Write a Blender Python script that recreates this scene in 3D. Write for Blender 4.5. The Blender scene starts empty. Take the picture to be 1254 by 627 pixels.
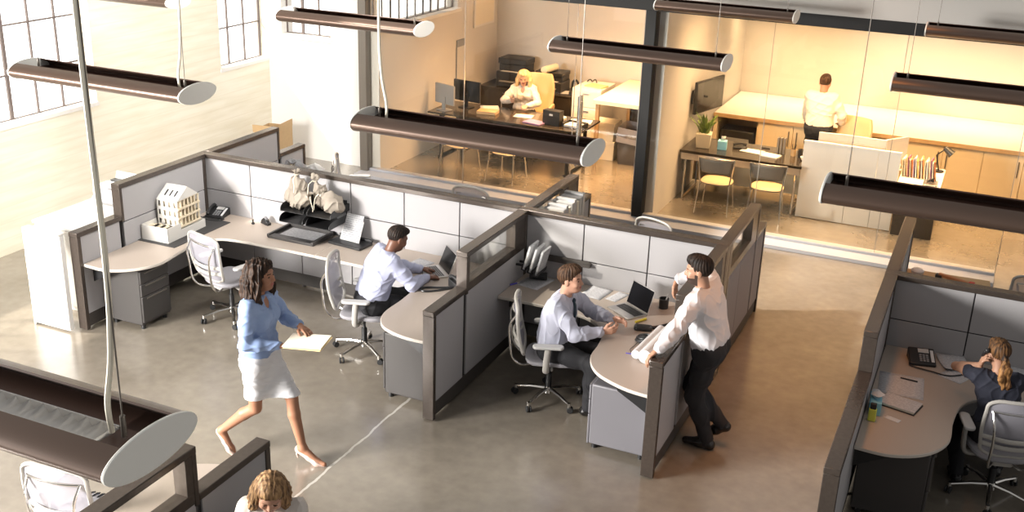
import bpy, math, random
import numpy as np
from mathutils import Vector, Matrix
random.seed(7)
SC = bpy.context.scene
COL = SC.collection
PI = math.pi
R = math.radians

# ------------------------------------------------------------------ materials
def _nt(name):
    m = bpy.data.materials.new(name); m.use_nodes = True
    nt = m.node_tree; b = nt.nodes['Principled BSDF']
    return m, nt, b
def N(nt, typ, **kw):
    n = nt.nodes.new(typ)
    for k, v in kw.items(): setattr(n, k, v)
    return n
def mat(name, col, rough=.5, metal=0., spec=.5, noise=0., nscale=40., bump=0., bscale=200., coat=0., trans=0., sheen=0.):
    m, nt, b = _nt(name)
    b.inputs['Base Color'].default_value = (*col, 1)
    b.inputs['Roughness'].default_value = rough
    b.inputs['Metallic'].default_value = metal
    b.inputs['Specular IOR Level'].default_value = spec
    b.inputs['Coat Weight'].default_value = coat
    b.inputs['Transmission Weight'].default_value = trans
    b.inputs['Sheen Weight'].default_value = sheen
    if noise or bump:
        tc = N(nt, 'ShaderNodeTexCoord')
    if noise:
        nz = N(nt, 'ShaderNodeTexNoise'); nz.inputs['Scale'].default_value = nscale; nz.inputs['Detail'].default_value = 5
        nt.links.new(tc.outputs['Object'], nz.inputs['Vector'])
        mx = N(nt, 'ShaderNodeMix', data_type='RGBA')
        mx.inputs['A'].default_value = (*[max(0, c*(1-noise)) for c in col], 1)
        mx.inputs['B'].default_value = (*[min(1, c*(1+noise)) for c in col], 1)
        nt.links.new(nz.outputs['Fac'], mx.inputs['Factor'])
        nt.links.new(mx.outputs['Result'], b.inputs['Base Color'])
    if bump:
        n2 = N(nt, 'ShaderNodeTexNoise'); n2.inputs['Scale'].default_value = bscale; n2.inputs['Detail'].default_value = 3
        nt.links.new(tc.outputs['Object'], n2.inputs['Vector'])
        bp = N(nt, 'ShaderNodeBump'); bp.inputs['Strength'].default_value = bump; bp.inputs['Distance'].default_value = .01
        nt.links.new(n2.outputs['Fac'], bp.inputs['Height']); nt.links.new(bp.outputs['Normal'], b.inputs['Normal'])
    return m
def see_through(name, col, alpha, rough=.6, gloss=False, refl=.08):
    """thin sheet: transparent mixed with a diffuse (mesh fabric) or a glossy (window pane) surface"""
    m = bpy.data.materials.new(name); m.use_nodes = True; nt = m.node_tree; nt.nodes.clear()
    out = N(nt, 'ShaderNodeOutputMaterial'); mx = N(nt, 'ShaderNodeMixShader'); tr = N(nt, 'ShaderNodeBsdfTransparent')
    if gloss:
        s = N(nt, 'ShaderNodeBsdfGlossy'); s.inputs['Roughness'].default_value = rough
        fr = N(nt, 'ShaderNodeLayerWeight'); fr.inputs['Blend'].default_value = .12
        mm = N(nt, 'ShaderNodeMath', operation='MULTIPLY'); mm.inputs[1].default_value = .55
        ma = N(nt, 'ShaderNodeMath', operation='ADD'); ma.inputs[1].default_value = refl
        nt.links.new(fr.outputs['Fresnel'], mm.inputs[0]); nt.links.new(mm.outputs[0], ma.inputs[0]); nt.links.new(ma.outputs[0], mx.inputs['Fac'])
        tr.inputs['Color'].default_value = (*col, 1)
    else:
        s = N(nt, 'ShaderNodeBsdfDiffuse'); s.inputs['Color'].default_value = (*col, 1)
        mx.inputs['Fac'].default_value = alpha
    nt.links.new(tr.outputs[0], mx.inputs[1]); nt.links.new(s.outputs[0], mx.inputs[2]); nt.links.new(mx.outputs[0], out.inputs['Surface'])
    return m
def lined(name, col, ink, scale, axis=0, amount=.45):
    """paper with faint printed lines"""
    m, nt, b = _nt(name); b.inputs['Roughness'].default_value = .8
    tc = N(nt, 'ShaderNodeTexCoord'); sp = N(nt, 'ShaderNodeSeparateXYZ'); nt.links.new(tc.outputs['Object'], sp.inputs[0])
    mu = N(nt, 'ShaderNodeMath', operation='MULTIPLY'); mu.inputs[1].default_value = scale
    nt.links.new(sp.outputs[axis], mu.inputs[0])
    fr = N(nt, 'ShaderNodeMath', operation='FRACT'); nt.links.new(mu.outputs[0], fr.inputs[0])
    gt = N(nt, 'ShaderNodeMath', operation='GREATER_THAN'); gt.inputs[1].default_value = .62; nt.links.new(fr.outputs[0], gt.inputs[0])
    nz = N(nt, 'ShaderNodeTexNoise'); nz.inputs['Scale'].default_value = 45; nt.links.new(tc.outputs['Object'], nz.inputs['Vector'])
    g2 = N(nt, 'ShaderNodeMath', operation='GREATER_THAN'); g2.inputs[1].default_value = .47; nt.links.new(nz.outputs['Fac'], g2.inputs[0])
    m2 = N(nt, 'ShaderNodeMath', operation='MULTIPLY'); nt.links.new(gt.outputs[0], m2.inputs[0]); nt.links.new(g2.outputs[0], m2.inputs[1])
    m3 = N(nt, 'ShaderNodeMath', operation='MULTIPLY'); m3.inputs[1].default_value = amount; nt.links.new(m2.outputs[0], m3.inputs[0])
    mx = N(nt, 'ShaderNodeMix', data_type='RGBA'); mx.inputs['A'].default_value = (*col, 1); mx.inputs['B'].default_value = (*ink, 1)
    nt.links.new(m3.outputs[0], mx.inputs['Factor']); nt.links.new(mx.outputs['Result'], b.inputs['Base Color'])
    return m
def floor_mat():
    m, nt, b = _nt('polished concrete')
    tc = N(nt, 'ShaderNodeTexCoord')
    n1 = N(nt, 'ShaderNodeTexNoise'); n1.inputs['Scale'].default_value = .8; n1.inputs['Detail'].default_value = 5; n1.inputs['Roughness'].default_value = .55
    n2 = N(nt, 'ShaderNodeTexNoise'); n2.inputs['Scale'].default_value = 9; n2.inputs['Detail'].default_value = 8
    for n in (n1, n2): nt.links.new(tc.outputs['Object'], n.inputs['Vector'])
    cr = N(nt, 'ShaderNodeValToRGB'); cr.color_ramp.elements[0].position = .3; cr.color_ramp.elements[1].position = .72
    cr.color_ramp.elements[0].color = (.165, .141, .112, 1); cr.color_ramp.elements[1].color = (.262, .228, .184, 1)
    nt.links.new(n1.outputs['Fac'], cr.inputs['Fac'])
    mx = N(nt, 'ShaderNodeMix', data_type='RGBA', blend_type='OVERLAY'); mx.inputs['Factor'].default_value = .22
    nt.links.new(cr.outputs['Color'], mx.inputs['A']); nt.links.new(n2.outputs['Fac'], mx.inputs['B'])
    # saw-cut joint filled pale, running along y at x = -4.42 across the aisle
    sp = N(nt, 'ShaderNodeSeparateXYZ'); nt.links.new(tc.outputs['Object'], sp.inputs[0])
    n3 = N(nt, 'ShaderNodeTexNoise'); n3.inputs['Scale'].default_value = 6; n3.inputs['Detail'].default_value = 6; nt.links.new(tc.outputs['Object'], n3.inputs['Vector'])
    w = N(nt, 'ShaderNodeMath', operation='MULTIPLY_ADD'); w.inputs[1].default_value = .05; nt.links.new(n3.outputs['Fac'], w.inputs[0])
    ax = N(nt, 'ShaderNodeMath', operation='ADD'); ax.inputs[1].default_value = 4.42 - .025; nt.links.new(sp.outputs[0], ax.inputs[0]); nt.links.new(ax.outputs[0], w.inputs[2])
    ab = N(nt, 'ShaderNodeMath', operation='ABSOLUTE'); nt.links.new(w.outputs[0], ab.inputs[0])
    lt = N(nt, 'ShaderNodeMath', operation='LESS_THAN'); lt.inputs[1].default_value = .011; nt.links.new(ab.outputs[0], lt.inputs[0])
    ly = N(nt, 'ShaderNodeMath', operation='LESS_THAN'); ly.inputs[1].default_value = 13.6; nt.links.new(sp.outputs[1], ly.inputs[0])
    mm = N(nt, 'ShaderNodeMath', operation='MULTIPLY'); nt.links.new(lt.outputs[0], mm.inputs[0]); nt.links.new(ly.outputs[0], mm.inputs[1])
    m5 = N(nt, 'ShaderNodeMath', operation='MULTIPLY'); m5.inputs[1].default_value = .7; nt.links.new(mm.outputs[0], m5.inputs[0])
    m2 = N(nt, 'ShaderNodeMix', data_type='RGBA'); m2.inputs['B'].default_value = (.62, .59, .53, 1)
    nt.links.new(m5.outputs[0], m2.inputs['Factor']); nt.links.new(mx.outputs['Result'], m2.inputs['A'])
    nt.links.new(m2.outputs['Result'], b.inputs['Base Color'])
    rr = N(nt, 'ShaderNodeMapRange'); rr.inputs['To Min'].default_value = .13; rr.inputs['To Max'].default_value = .27
    nt.links.new(n2.outputs['Fac'], rr.inputs['Value']); nt.links.new(rr.outputs[0], b.inputs['Roughness'])
    b.inputs['Specular IOR Level'].default_value = .8; b.inputs['Coat Weight'].default_value = .8; b.inputs['Coat Roughness'].default_value = .22
    return m
def board_wall_mat():
    m, nt, b = _nt('cream board formed concrete'); b.inputs['Roughness'].default_value = .85
    tc = N(nt, 'ShaderNodeTexCoord')
    mp = N(nt, 'ShaderNodeMapping'); mp.inputs['Scale'].default_value = (1, .5, 5); nt.links.new(tc.outputs['Object'], mp.inputs['Vector'])
    n1 = N(nt, 'ShaderNodeTexNoise'); n1.inputs['Scale'].default_value = 2.2; n1.inputs['Detail'].default_value = 8; nt.links.new(mp.outputs[0], n1.inputs['Vector'])
    cr = N(nt, 'ShaderNodeValToRGB'); cr.color_ramp.elements[0].position = .32; cr.color_ramp.elements[1].position = .62
    cr.color_ramp.elements[0].color = (.74, .685, .55, 1); cr.color_ramp.elements[1].color = (.83, .785, .67, 1)
    nt.links.new(n1.outputs['Fac'], cr.inputs['Fac'])
    sp = N(nt, 'ShaderNodeSeparateXYZ'); nt.links.new(tc.outputs['Object'], sp.inputs[0])
    mu = N(nt, 'ShaderNodeMath', operation='MULTIPLY'); mu.inputs[1].default_value = 5.2; nt.links.new(sp.outputs[2], mu.inputs[0])
    fr = N(nt, 'ShaderNodeMath', operation='FRACT'); nt.links.new(mu.outputs[0], fr.inputs[0])
    lt = N(nt, 'ShaderNodeMath', operation='LESS_THAN'); lt.inputs[1].default_value = .08; nt.links.new(fr.outputs[0], lt.inputs[0])
    m3 = N(nt, 'ShaderNodeMath', operation='MULTIPLY'); m3.inputs[1].default_value = .35; nt.links.new(lt.outputs[0], m3.inputs[0])
    m4 = N(nt, 'ShaderNodeMath', operation='MULTIPLY'); nt.links.new(m3.outputs[0], m4.inputs[0]); nt.links.new(n1.outputs['Fac'], m4.inputs[1])
    mx = N(nt, 'ShaderNodeMix', data_type='RGBA'); mx.inputs['B'].default_value = (.62, .53, .38, 1)
    nt.links.new(m4.outputs[0], mx.inputs['Factor']); nt.links.new(cr.outputs['Color'], mx.inputs['A']); nt.links.new(mx.outputs['Result'], b.inputs['Base Color'])
    return m
def hair_mat(name, c0, c1, scale=60):
    m, nt, b = _nt(name); b.inputs['Roughness'].default_value = .6; b.inputs['Specular IOR Level'].default_value = .25
    tc = N(nt, 'ShaderNodeTexCoord'); mp = N(nt, 'ShaderNodeMapping'); mp.inputs['Scale'].default_value = (1, 1, .12)
    nt.links.new(tc.outputs['Object'], mp.inputs['Vector'])
    n1 = N(nt, 'ShaderNodeTexNoise'); n1.inputs['Scale'].default_value = scale; n1.inputs['Detail'].default_value = 4; nt.links.new(mp.outputs[0], n1.inputs['Vector'])
    cr = N(nt, 'ShaderNodeValToRGB'); cr.color_ramp.elements[0].position = .38; cr.color_ramp.elements[1].position = .66
    cr.color_ramp.elements[0].color = (*c0, 1); cr.color_ramp.elements[1].color = (*c1, 1)
    nt.links.new(n1.outputs['Fac'], cr.inputs['Fac']); nt.links.new(cr.outputs['Color'], b.inputs['Base Color'])
    bp = N(nt, 'ShaderNodeBump'); bp.inputs['Strength'].default_value = .6; bp.inputs['Distance'].default_value = .01
    nt.links.new(n1.outputs['Fac'], bp.inputs['Height']); nt.links.new(bp.outputs['Normal'], b.inputs['Normal'])
    return m

M = dict(
    floor=floor_mat(), board=board_wall_mat(),
    white=mat('white paint', (.78, .76, .73), .6), joint=mat('grey glass joint', (.30, .28, .25), .4), curb=mat('pale grey curb paint', (.42, .42, .45), .5),
    office=mat('white office wall', (.64, .61, .58), .6, noise=.03, nscale=3),
    fascia=mat('grey fascia paint', (.52, .50, .47), .6),
    black=mat('black steel', (.018, .018, .018), .6, 0, .25),
    steel=mat('bronze grey aluminium', (.16, .14, .12), .4, .3),
    sash=mat('old steel sash paint', (.15, .12, .11), .6),
    dframe=mat('dark bronze divider frame', (.078, .062, .052), .27, .35, noise=.25, nscale=30),
    tile=mat('pale divider fabric', (.385, .373, .38), .9, noise=.05, nscale=300, bump=.08, bscale=500),
    seam=mat('dark seam', (.03, .028, .028), .7),
    base=mat('dark base rail', (.06, .052, .047), .5),
    top=mat('beige laminate worktop', (.43, .36, .305), .36, noise=.03, nscale=90),
    edge=mat('pale worktop edging', (.60, .55, .49), .45),
    ped=mat('dark grey pedestal', (.060, .055, .053), .5, .1),
    ped2=mat('lavender grey pedestal', (.165, .16, .175), .5, .1),
    chrome=mat('polished metal', (.75, .73, .70), .16, 1.),
    alu=mat('brushed aluminium', (.62, .60, .58), .32, 1.),
    chair=mat('pale grey chair plastic', (.42, .40, .37), .42),
    mesh=see_through('grey chair mesh', (.36, .35, .39), .72),
    cush=mat('grey seat fabric', (.30, .29, .31), .9, bump=.2, bscale=700),
    bplastic=mat('black plastic', (.017, .017, .018), .38),
    rubber=mat('black rubber', (.02, .02, .02), .7),
    screen=mat('dark screen', (.008, .008, .01), .12),
    grey=mat('mid grey plastic', (.25, .25, .26), .5),
    lgrey=mat('light grey plastic', (.50, .49, .48), .5),
    wplastic=mat('white plastic', (.60, .60, .61), .4),
    paper=mat('white paper', (.66, .655, .66), .8),
    paperl=lined('printed paper', (.56, .555, .57), (.18, .18, .22), 55, 1),
    paperv=lined('printed upright paper', (.44, .44, .45), (.08, .08, .1), 48, 2, .5),
    manila=mat('manila folder', (.80, .58, .28), .7),
    cream=mat('cream paper', (.83, .76, .62), .8),
    canvas=mat('natural canvas', (.33, .285, .235), .95, noise=.12, nscale=18, bump=.35, bscale=300),
    cord=mat('pale cord', (.86, .80, .66), .6),
    glass=see_through('clear glass pane', (.97, .97, .95), 0, .02, True, .035),
    wglass=see_through('window glass', (1, 1, 1), 0, .03, True, .02),
    fix=mat('bronze grey lamp housing', (.115, .076, .058), .36, .55),
    fixin=mat('brown lamp interior', (.085, .045, .032), .5, .2),
    cap=mat('grey lamp end cap', (.86, .85, .80), .5),
    louver=mat('bright louver', (.85, .83, .80), .25, .6),
    wood=mat('light wood', (.50, .33, .17), .45, noise=.2, nscale=12),
    cab=mat('cream cabinet front', (.74, .60, .40), .5),
    counter=mat('white counter top', (.84, .82, .78), .4),
    card=mat('cardboard', (.50, .34, .18), .85, noise=.1, nscale=20),
    dtop=mat('dark glossy desktop', (.035, .028, .022), .12),
    tan=mat('tan leather', (.60, .44, .25), .6),
    taupe=mat('taupe seat shell', (.16, .14, .12), .5),
    foliage=mat('green leaf', (.16, .24, .05), .5, noise=.3, nscale=30),
    blue=mat('pale blue tissue box', (.25, .55, .68), .6), lime=mat('lime label', (.62, .66, .10), .5),
    yellow=mat('yellow plastic', (.75, .62, .05), .4), purple=mat('violet folder', (.34, .22, .42), .6),
    pen=mat('blue pen', (.10, .09, .45), .4), red=mat('red plastic', (.5, .05, .03), .4), orange=mat('orange brown handle', (.45, .17, .06), .5),
    model=mat('white model board', (.68, .66, .62), .8), modelin=mat('cream model board', (.72, .62, .46), .8),
    dmat=mat('dark desk mat', (.045, .043, .043), .7),
    skinA=mat('warm brown skin', (.36, .17, .098), .5, bump=.05, bscale=300), skinB=mat('light skin', (.55, .30, .205), .5), skinC=mat('deep brown skin', (.155, .067, .04), .45), skinD=mat('olive skin', (.44, .235, .15), .5),
    lips=mat('lips', (.36, .10, .085), .4), lipsD=mat('dark lips', (.13, .05, .04), .4), eye=mat('dark eye', (.03, .02, .018), .2), eyew=mat('eye white', (.6, .57, .54), .3),
    hblack=hair_mat('black brown hair', (.010, .007, .006), (.04, .025, .018)), hdark=hair_mat('dark brown hair', (.009, .005, .0035), (.055, .026, .013)),
    hbrown=hair_mat('brown hair', (.03, .015, .008), (.11, .055, .028)), hblond=hair_mat('dark blond hair', (.10, .05, .022), (.45, .27, .13), 45), hlblond=hair_mat('light blond hair', (.45, .30, .13), (.80, .62, .36), 40),
    hpony=hair_mat('brown hair with golden ends', (.022, .012, .008), (.20, .095, .035), 45), hgold=hair_mat('golden hair', (.09, .038, .014), (.42, .21, .075), 45),
    blouse=mat('light blue blouse', (.27, .37, .60), .75, noise=.05, nscale=10), skirt=mat('white skirt', (.72, .72, .74), .8),
    lilac=mat('pale lilac shirt', (.40, .42, .56), .8), pblue=mat('pale blue white shirt', (.50, .51, .61), .8), wshirt=mat('white shirt', (.66, .65, .67), .8),
    cshirt=mat('cream shirt', (.76, .70, .60), .8), ivory=mat('ivory blouse', (.66, .60, .55), .8),
    trousers=mat('black trousers', (.014, .014, .017), .8), navy=mat('dark navy top', (.018, .020, .034), .85), tie=mat('dark teal tie', (.012, .035, .055), .6),
    nude=mat('nude patent shoe', (.62, .46, .39), .25), stub=mat('short beard stubble', (.045, .025, .018), .8), bshoe=mat('black leather shoe', (.010, .009, .009), .25),
)

# ------------------------------------------------------------------ mesh building
class MB:
    def __init__(s): s.v = []; s.f = []; s.m = []; s.cur = 0
    def add(s, vs, fs, mt=None):
        o = len(s.v); s.v += [tuple(v) for v in vs]; s.f += [tuple(o+i for i in f) for f in fs]; s.m += [s.cur if mt is None else mt]*len(fs); return s
    def box(s, lo, hi, mt=None, T=None):
        x0, y0, z0 = lo; x1, y1, z1 = hi
        vs = [(x0,y0,z0),(x1,y0,z0),(x1,y1,z0),(x0,y1,z0),(x0,y0,z1),(x1,y0,z1),(x1,y1,z1),(x0,y1,z1)]
        if T is not None: vs = [T @ Vector(v) for v in vs]
        return s.add(vs, [(0,3,2,1),(4,5,6,7),(0,1,5,4),(1,2,6,5),(2,3,7,6),(3,0,4,7)], mt)
    def cyl(s, a, b, r0, r1=None, n=14, mt=None, caps=True):
        a = Vector(a); b = Vector(b); r1 = r0 if r1 is None else r1
        d = (b-a).normalized(); u = d.orthogonal().normalized(); w = d.cross(u)
        vs = []
        for p, r in ((a, r0), (b, r1)):
            vs += [p + (u*math.cos(2*PI*i/n) + w*math.sin(2*PI*i/n))*r for i in range(n)]
        fs = [(i, (i+1) % n, n+(i+1) % n, n+i) for i in range(n)]
        if caps: fs += [tuple(range(n-1, -1, -1)), tuple(range(n, 2*n))]
        return s.add(vs, fs, mt)
    def tube(s, pts, r, n=8, closed=False, mt=None, sub=0, flat=None):
        P = [Vector(p) for p in pts]
        if sub: P = smooth_path(P, sub, closed)
        k = len(P); rs = r if isinstance(r, (list, tuple)) else None
        vs = []; up = None
        for i in range(k):
            if closed: t = P[(i+1) % k]-P[i-1]
            else: t = P[min(i+1, k-1)]-P[max(i-1, 0)]
            t.normalize()
            if up is None: up = t.orthogonal().normalized()
            up = (up - t*up.dot(t))
            if up.length < 1e-6: up = t.orthogonal()
            up.normalize(); w = t.cross(up)
            rr = r if rs is None else rs[0]+(rs[-1]-rs[0])*i/(k-1)
            for j in range(n):
                q = up*math.cos(2*PI*j/n)*rr + w*math.sin(2*PI*j/n)*rr
                if flat: ax, fac = flat; ax = Vector(ax); q = q + ax*(q.dot(ax)*(fac-1))
                vs.append(P[i]+q)
        fs = []
        for i in range(k if closed else k-1):
            for j in range(n):
                a = i*n+j; b = i*n+(j+1) % n; c = ((i+1) % k)*n+(j+1) % n; d = ((i+1) % k)*n+j
                fs.append((a, b, c, d))
        if not closed: fs += [tuple(range(n-1, -1, -1)), tuple(range((k-1)*n, k*n))]
        return s.add(vs, fs, mt)
    def prism(s, poly, z0, z1, mt=None, mt_side=None, T=None):
        n = len(poly); vs = [(x, y, z0) for x, y in poly]+[(x, y, z1) for x, y in poly]
        if T is not None: vs = [T @ Vector(v) for v in vs]
        s.add(vs, [tuple(range(n-1, -1, -1)), tuple(range(n, 2*n))], mt)
        o = len(s.v)-2*n
        s.f += [(o+i, o+(i+1) % n, o+n+(i+1) % n, o+n+i) for i in range(n)]
        s.m += [(s.cur if mt is None else mt) if mt_side is None else mt_side]*n
        return s
    def lathe(s, prof, c=(0, 0, 0), n=24, mt=None):
        vs = []; k = len(prof)
        for r, z in prof:
            vs += [(c[0]+r*math.cos(2*PI*i/n), c[1]+r*math.sin(2*PI*i/n), c[2]+z) for i in range(n)]
        fs = [(j*n+i, j*n+(i+1) % n, (j+1)*n+(i+1) % n, (j+1)*n+i) for j in range(k-1) for i in range(n)]
        if prof[0][0] > 1e-6: fs.append(tuple(range(n-1, -1, -1)))
        if prof[-1][0] > 1e-6: fs.append(tuple(range((k-1)*n, k*n)))
        return s.add(vs, fs, mt)
    def ell(s, c, r, nu=16, nv=10, mt=None, rot=None, pw=1.0):
        vs = []; c = Vector(c)
        for j in range(nv+1):
            th = PI*j/nv-PI/2
            for i in range(nu):
                ph = 2*PI*i/nu
                sg = lambda q: math.copysign(abs(q)**pw, q)
                v = Vector((r[0]*sg(math.cos(th))*sg(math.cos(ph)), r[1]*sg(math.cos(th))*sg(math.sin(ph)), r[2]*sg(math.sin(th))))
                if rot is not None: v = rot @ v
                vs.append(c+v)
        fs = [(j*nu+i, j*nu+(i+1) % nu, (j+1)*nu+(i+1) % nu, (j+1)*nu+i) for j in range(nv) for i in range(nu)]
        return s.add(vs, fs, mt)
    def grid(s, rows, mt=None):
        k = len(rows); n = len(rows[0])
        return s.add([p for r in rows for p in r], [(i*n+j, i*n+j+1, (i+1)*n+j+1, (i+1)*n+j) for i in range(k-1) for j in range(n-1)], mt)
    def build(s, name, mats, parent=None, loc=None, rot=None, bevel=0, ang=38, solid=0, seg=2):
        me = bpy.data.meshes.new(name); me.from_pydata(s.v, [], s.f)
        if not isinstance(mats, (list, tuple)): mats = [mats]
        for m in mats: me.materials.append(m)
        me.polygons.foreach_set('material_index', s.m)
        me.polygons.foreach_set('use_smooth', [True]*len(s.f))
        me.update(); me.set_sharp_from_angle(angle=R(ang))
        o = bpy.data.objects.new(name, me); COL.objects.link(o)
        if parent is not None: o.parent = parent
        if loc is not None: o.location = loc
        if rot is not None: o.rotation_euler = rot
        if solid:
            md = o.modifiers.new('solid', 'SOLIDIFY'); md.thickness = solid; md.offset = 0
        if bevel:
            md = o.modifiers.new('bevel', 'BEVEL'); md.width = bevel; md.segments = seg; md.limit_method = 'ANGLE'; md.angle_limit = R(40); md.harden_normals = False
        return o
def smooth_path(P, sub, closed=False):
    out = []; k = len(P); seg = k if closed else k-1
    g = lambda i: P[i % k] if closed else P[min(max(i, 0), k-1)]
    for i in range(seg):
        a, b, c, d = g(i-1), g(i), g(i+1), g(i+2)
        for j in range(sub):
            t = j/sub
            out.append(.5*((2*b)+(c-a)*t+(2*a-5*b+4*c-d)*t*t+(3*b-a-3*c+d)*t**3))
    if not closed: out.append(P[-1].copy())
    return out
def rrect(x0, y0, x1, y1, r, n=6):
    out = []
    for cx, cy, a0 in ((x1-r, y1-r, 0), (x0+r, y1-r, 90), (x0+r, y0+r, 180), (x1-r, y0+r, 270)):
        out += [(cx+r*math.cos(R(a0+90*i/n)), cy+r*math.sin(R(a0+90*i/n))) for i in range(n+1)]
    return out
def tag(o, label, cat, group=None):
    o['label'] = label; o['category'] = cat
    if group: o['group'] = group
    return o
def struct(o): o['kind'] = 'structure'; return o
def thing(name, label, cat, loc=(0, 0, 0), rz=0, group=None):
    o = bpy.data.objects.new(name, None); COL.objects.link(o); o.empty_display_size = .1
    o.location = loc; o.rotation_euler = (0, 0, rz)
    return tag(o, label, cat, group)
def copy_thing(root, loc, rz, label, group=None):
    r = root.copy(); COL.objects.link(r); r.location = loc; r.rotation_euler = (0, 0, rz); r['label'] = label
    if group: r['group'] = group
    for ch in root.children:
        c = ch.copy(); COL.objects.link(c); c.parent = r
        for g in ch.children:
            d = g.copy(); COL.objects.link(d); d.parent = c
    return r
def frame_T(o, x, y=None, z=None):
    """matrix with columns x, y, z and origin o"""
    x = Vector(x).normalized()
    if z is not None:
        z = Vector(z); y = z.cross(x).normalized(); z = x.cross(y)
    else:
        y = Vector(y); z = x.cross(y).normalized(); y = z.cross(x)
    m = Matrix.Identity(4)
    for i, c in enumerate((x, y, z)):
        for j in range(3): m[j][i] = c[j]
    for j in range(3): m[j][3] = o[j]
    return m

# ------------------------------------------------------------------ camera (f fitted to the photograph, 1254 px wide)
cam = bpy.data.cameras.new('camera'); camo = bpy.data.objects.new('camera', cam); COL.objects.link(camo)
F_PX, PITCH, ROLL, YAW = 1333.59, .36658, .035393, -.411886
cam.sensor_width = 36; cam.lens = 36*F_PX/1254; cam.clip_end = 200
fw = Vector((math.sin(YAW)*math.cos(PITCH), math.cos(YAW)*math.cos(PITCH), -math.sin(PITCH)))
r0 = Vector((math.cos(YAW), -math.sin(YAW), 0)); u0 = r0.cross(fw)
rt = r0*math.cos(ROLL)+u0*math.sin(ROLL); up = -r0*math.sin(ROLL)+u0*math.cos(ROLL)
mw = Matrix.Identity(4)
for i, c in enumerate((rt, up, -fw)):
    for j in range(3): mw[j][i] = c[j]
mw[2][3] = 4.9
camo.matrix_world = mw
SC.camera = camo

# ------------------------------------------------------------------ world and lights
w = bpy.data.worlds.new('sky'); SC.world = w; w.use_nodes = True; nt = w.node_tree; nt.nodes.clear()
out = N(nt, 'ShaderNodeOutputWorld'); bg = N(nt, 'ShaderNodeBackground'); nt.links.new(bg.outputs[0], out.inputs['Surface'])
tc = N(nt, 'ShaderNodeTexCoord')
sp = N(nt, 'ShaderNodeSeparateXYZ'); nt.links.new(tc.outputs['Generated'], sp.inputs[0])
def ramp(sock, stops):
    c = N(nt, 'ShaderNodeValToRGB'); mr = N(nt, 'ShaderNodeMapRange'); mr.inputs['From Min'].default_value = -1
    nt.links.new(sock, mr.inputs['Value']); nt.links.new(mr.outputs[0], c.inputs['Fac'])
    while len(c.color_ramp.elements) < len(stops): c.color_ramp.elements.new(.5)
    for e, (p, col) in zip(c.color_ramp.elements, stops): e.position = (p+1)/2; e.color = (*col, 1)
    return c
zen = ramp(sp.outputs[2], [(-1, (.2, .195, .19)), (0, (.15, .147, .143)), (.45, (.19, .187, .182)), (1, (.28, .275, .27))])
lft = ramp(sp.outputs[0], [(-1, (2.6, 2.5, 2.35)), (-.84, (1.8, 1.74, 1.65)), (-.66, (.30, .29, .28)), (.0, (.02, .02, .02)), (.5, (.05, .05, .05)), (1, (.35, .34, .33))])
ad = N(nt, 'ShaderNodeMix', data_type='RGBA', blend_type='ADD'); ad.inputs['Factor'].default_value = 1
nt.links.new(zen.outputs[0], ad.inputs['A']); nt.links.new(lft.outputs[0], ad.inputs['B']); low = ramp(sp.outputs[2], [(-1, (1, 1, 1)), (.0, (1, 1, 1)), (.06, (0, 0, 0))]); side = ramp(sp.outputs[0], [(-1, (2.4, 2.36, 2.3)), (-.4, (2.4, 2.36, 2.3)), (-.25, (0, 0, 0))])
mu = N(nt, 'ShaderNodeMix', data_type='RGBA', blend_type='MULTIPLY'); mu.inputs['Factor'].default_value = 1; nt.links.new(low.outputs[0], mu.inputs['A']); nt.links.new(side.outputs[0], mu.inputs['B'])
a2 = N(nt, 'ShaderNodeMix', data_type='RGBA', blend_type='ADD'); a2.inputs['Factor'].default_value = 1; nt.links.new(ad.outputs['Result'], a2.inputs['A']); nt.links.new(mu.outputs['Result'], a2.inputs['B'])
nt.links.new(a2.outputs['Result'], bg.inputs['Color']); bg.inputs['Strength'].default_value = 1.0

def light(name, typ, loc, energy, col, rot=None, target=None, **kw):
    l = bpy.data.lights.new(name, typ); l.energy = energy; l.color = col
    for k, v in kw.items(): setattr(l, k, v)
    o = bpy.data.objects.new(name, l); COL.objects.link(o); o.location = loc
    if target is not None: o.rotation_euler = (Vector(target)-Vector(loc)).to_track_quat('-Z', 'Y').to_euler()
    elif rot is not None: o.rotation_euler = rot
    return o
sd = Vector((1, .6, -1.1))
ctr = Vector((-10.46, 9.9, 3.3)); so = light('low_sun', 'SPOT', ctr-sd.normalized()*70, 620000, (1, .93, .82), target=ctr, spot_size=2*math.atan(4.5/70), spot_blend=.02, shadow_soft_size=1.1)
light('left_wall_fill', 'AREA', (-4.6, 8.0, 7.4), 255, (1, .965, .91), target=(-10.4, 10.6, 2.4), shape='RECTANGLE', size=3, size_y=5, spread=R(85))  # added area lamp aimed at the left wall to brighten it
light('near_left_fill', 'AREA', (-9.9, 1.4, 3.0), 2250, (1, .965, .92), target=(-4.2, 6.6, .4), shape='RECTANGLE', size=4.5, size_y=2, spread=R(140))  # added fill inside the room, lifts the near floor; no window stands here
WARM = (1, .62, .3)
light('office_ceiling_lamp', 'AREA', (-5.7, 15.9, 2.98), 240, (1, .57, .25), rot=(0, 0, 0), shape='RECTANGLE', size=2.6, size_y=1.6, spread=R(115))
light('reception_ceiling_lamp', 'AREA', (-1.6, 15.4, 2.98), 245, WARM, rot=(0, 0, 0), shape='RECTANGLE', size=4.2, size_y=1.4, spread=R(115))
light('counter_wash_lamp', 'AREA', (-1.4, 17.9, 2.9), 85, (1, .68, .36), target=(-1.4, 18.35, .9), shape='RECTANGLE', size=5.2, size_y=.25, spread=R(85))
light('aisle_warm_fill', 'AREA', (-1.3, 10.4, 5.8), 24, (1, .37, .07), rot=(0, 0, 0), shape='RECTANGLE', size=.5, size_y=7.0, spread=R(38))  # no lamp hangs here; added to tint the aisle floor like office spill

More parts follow.
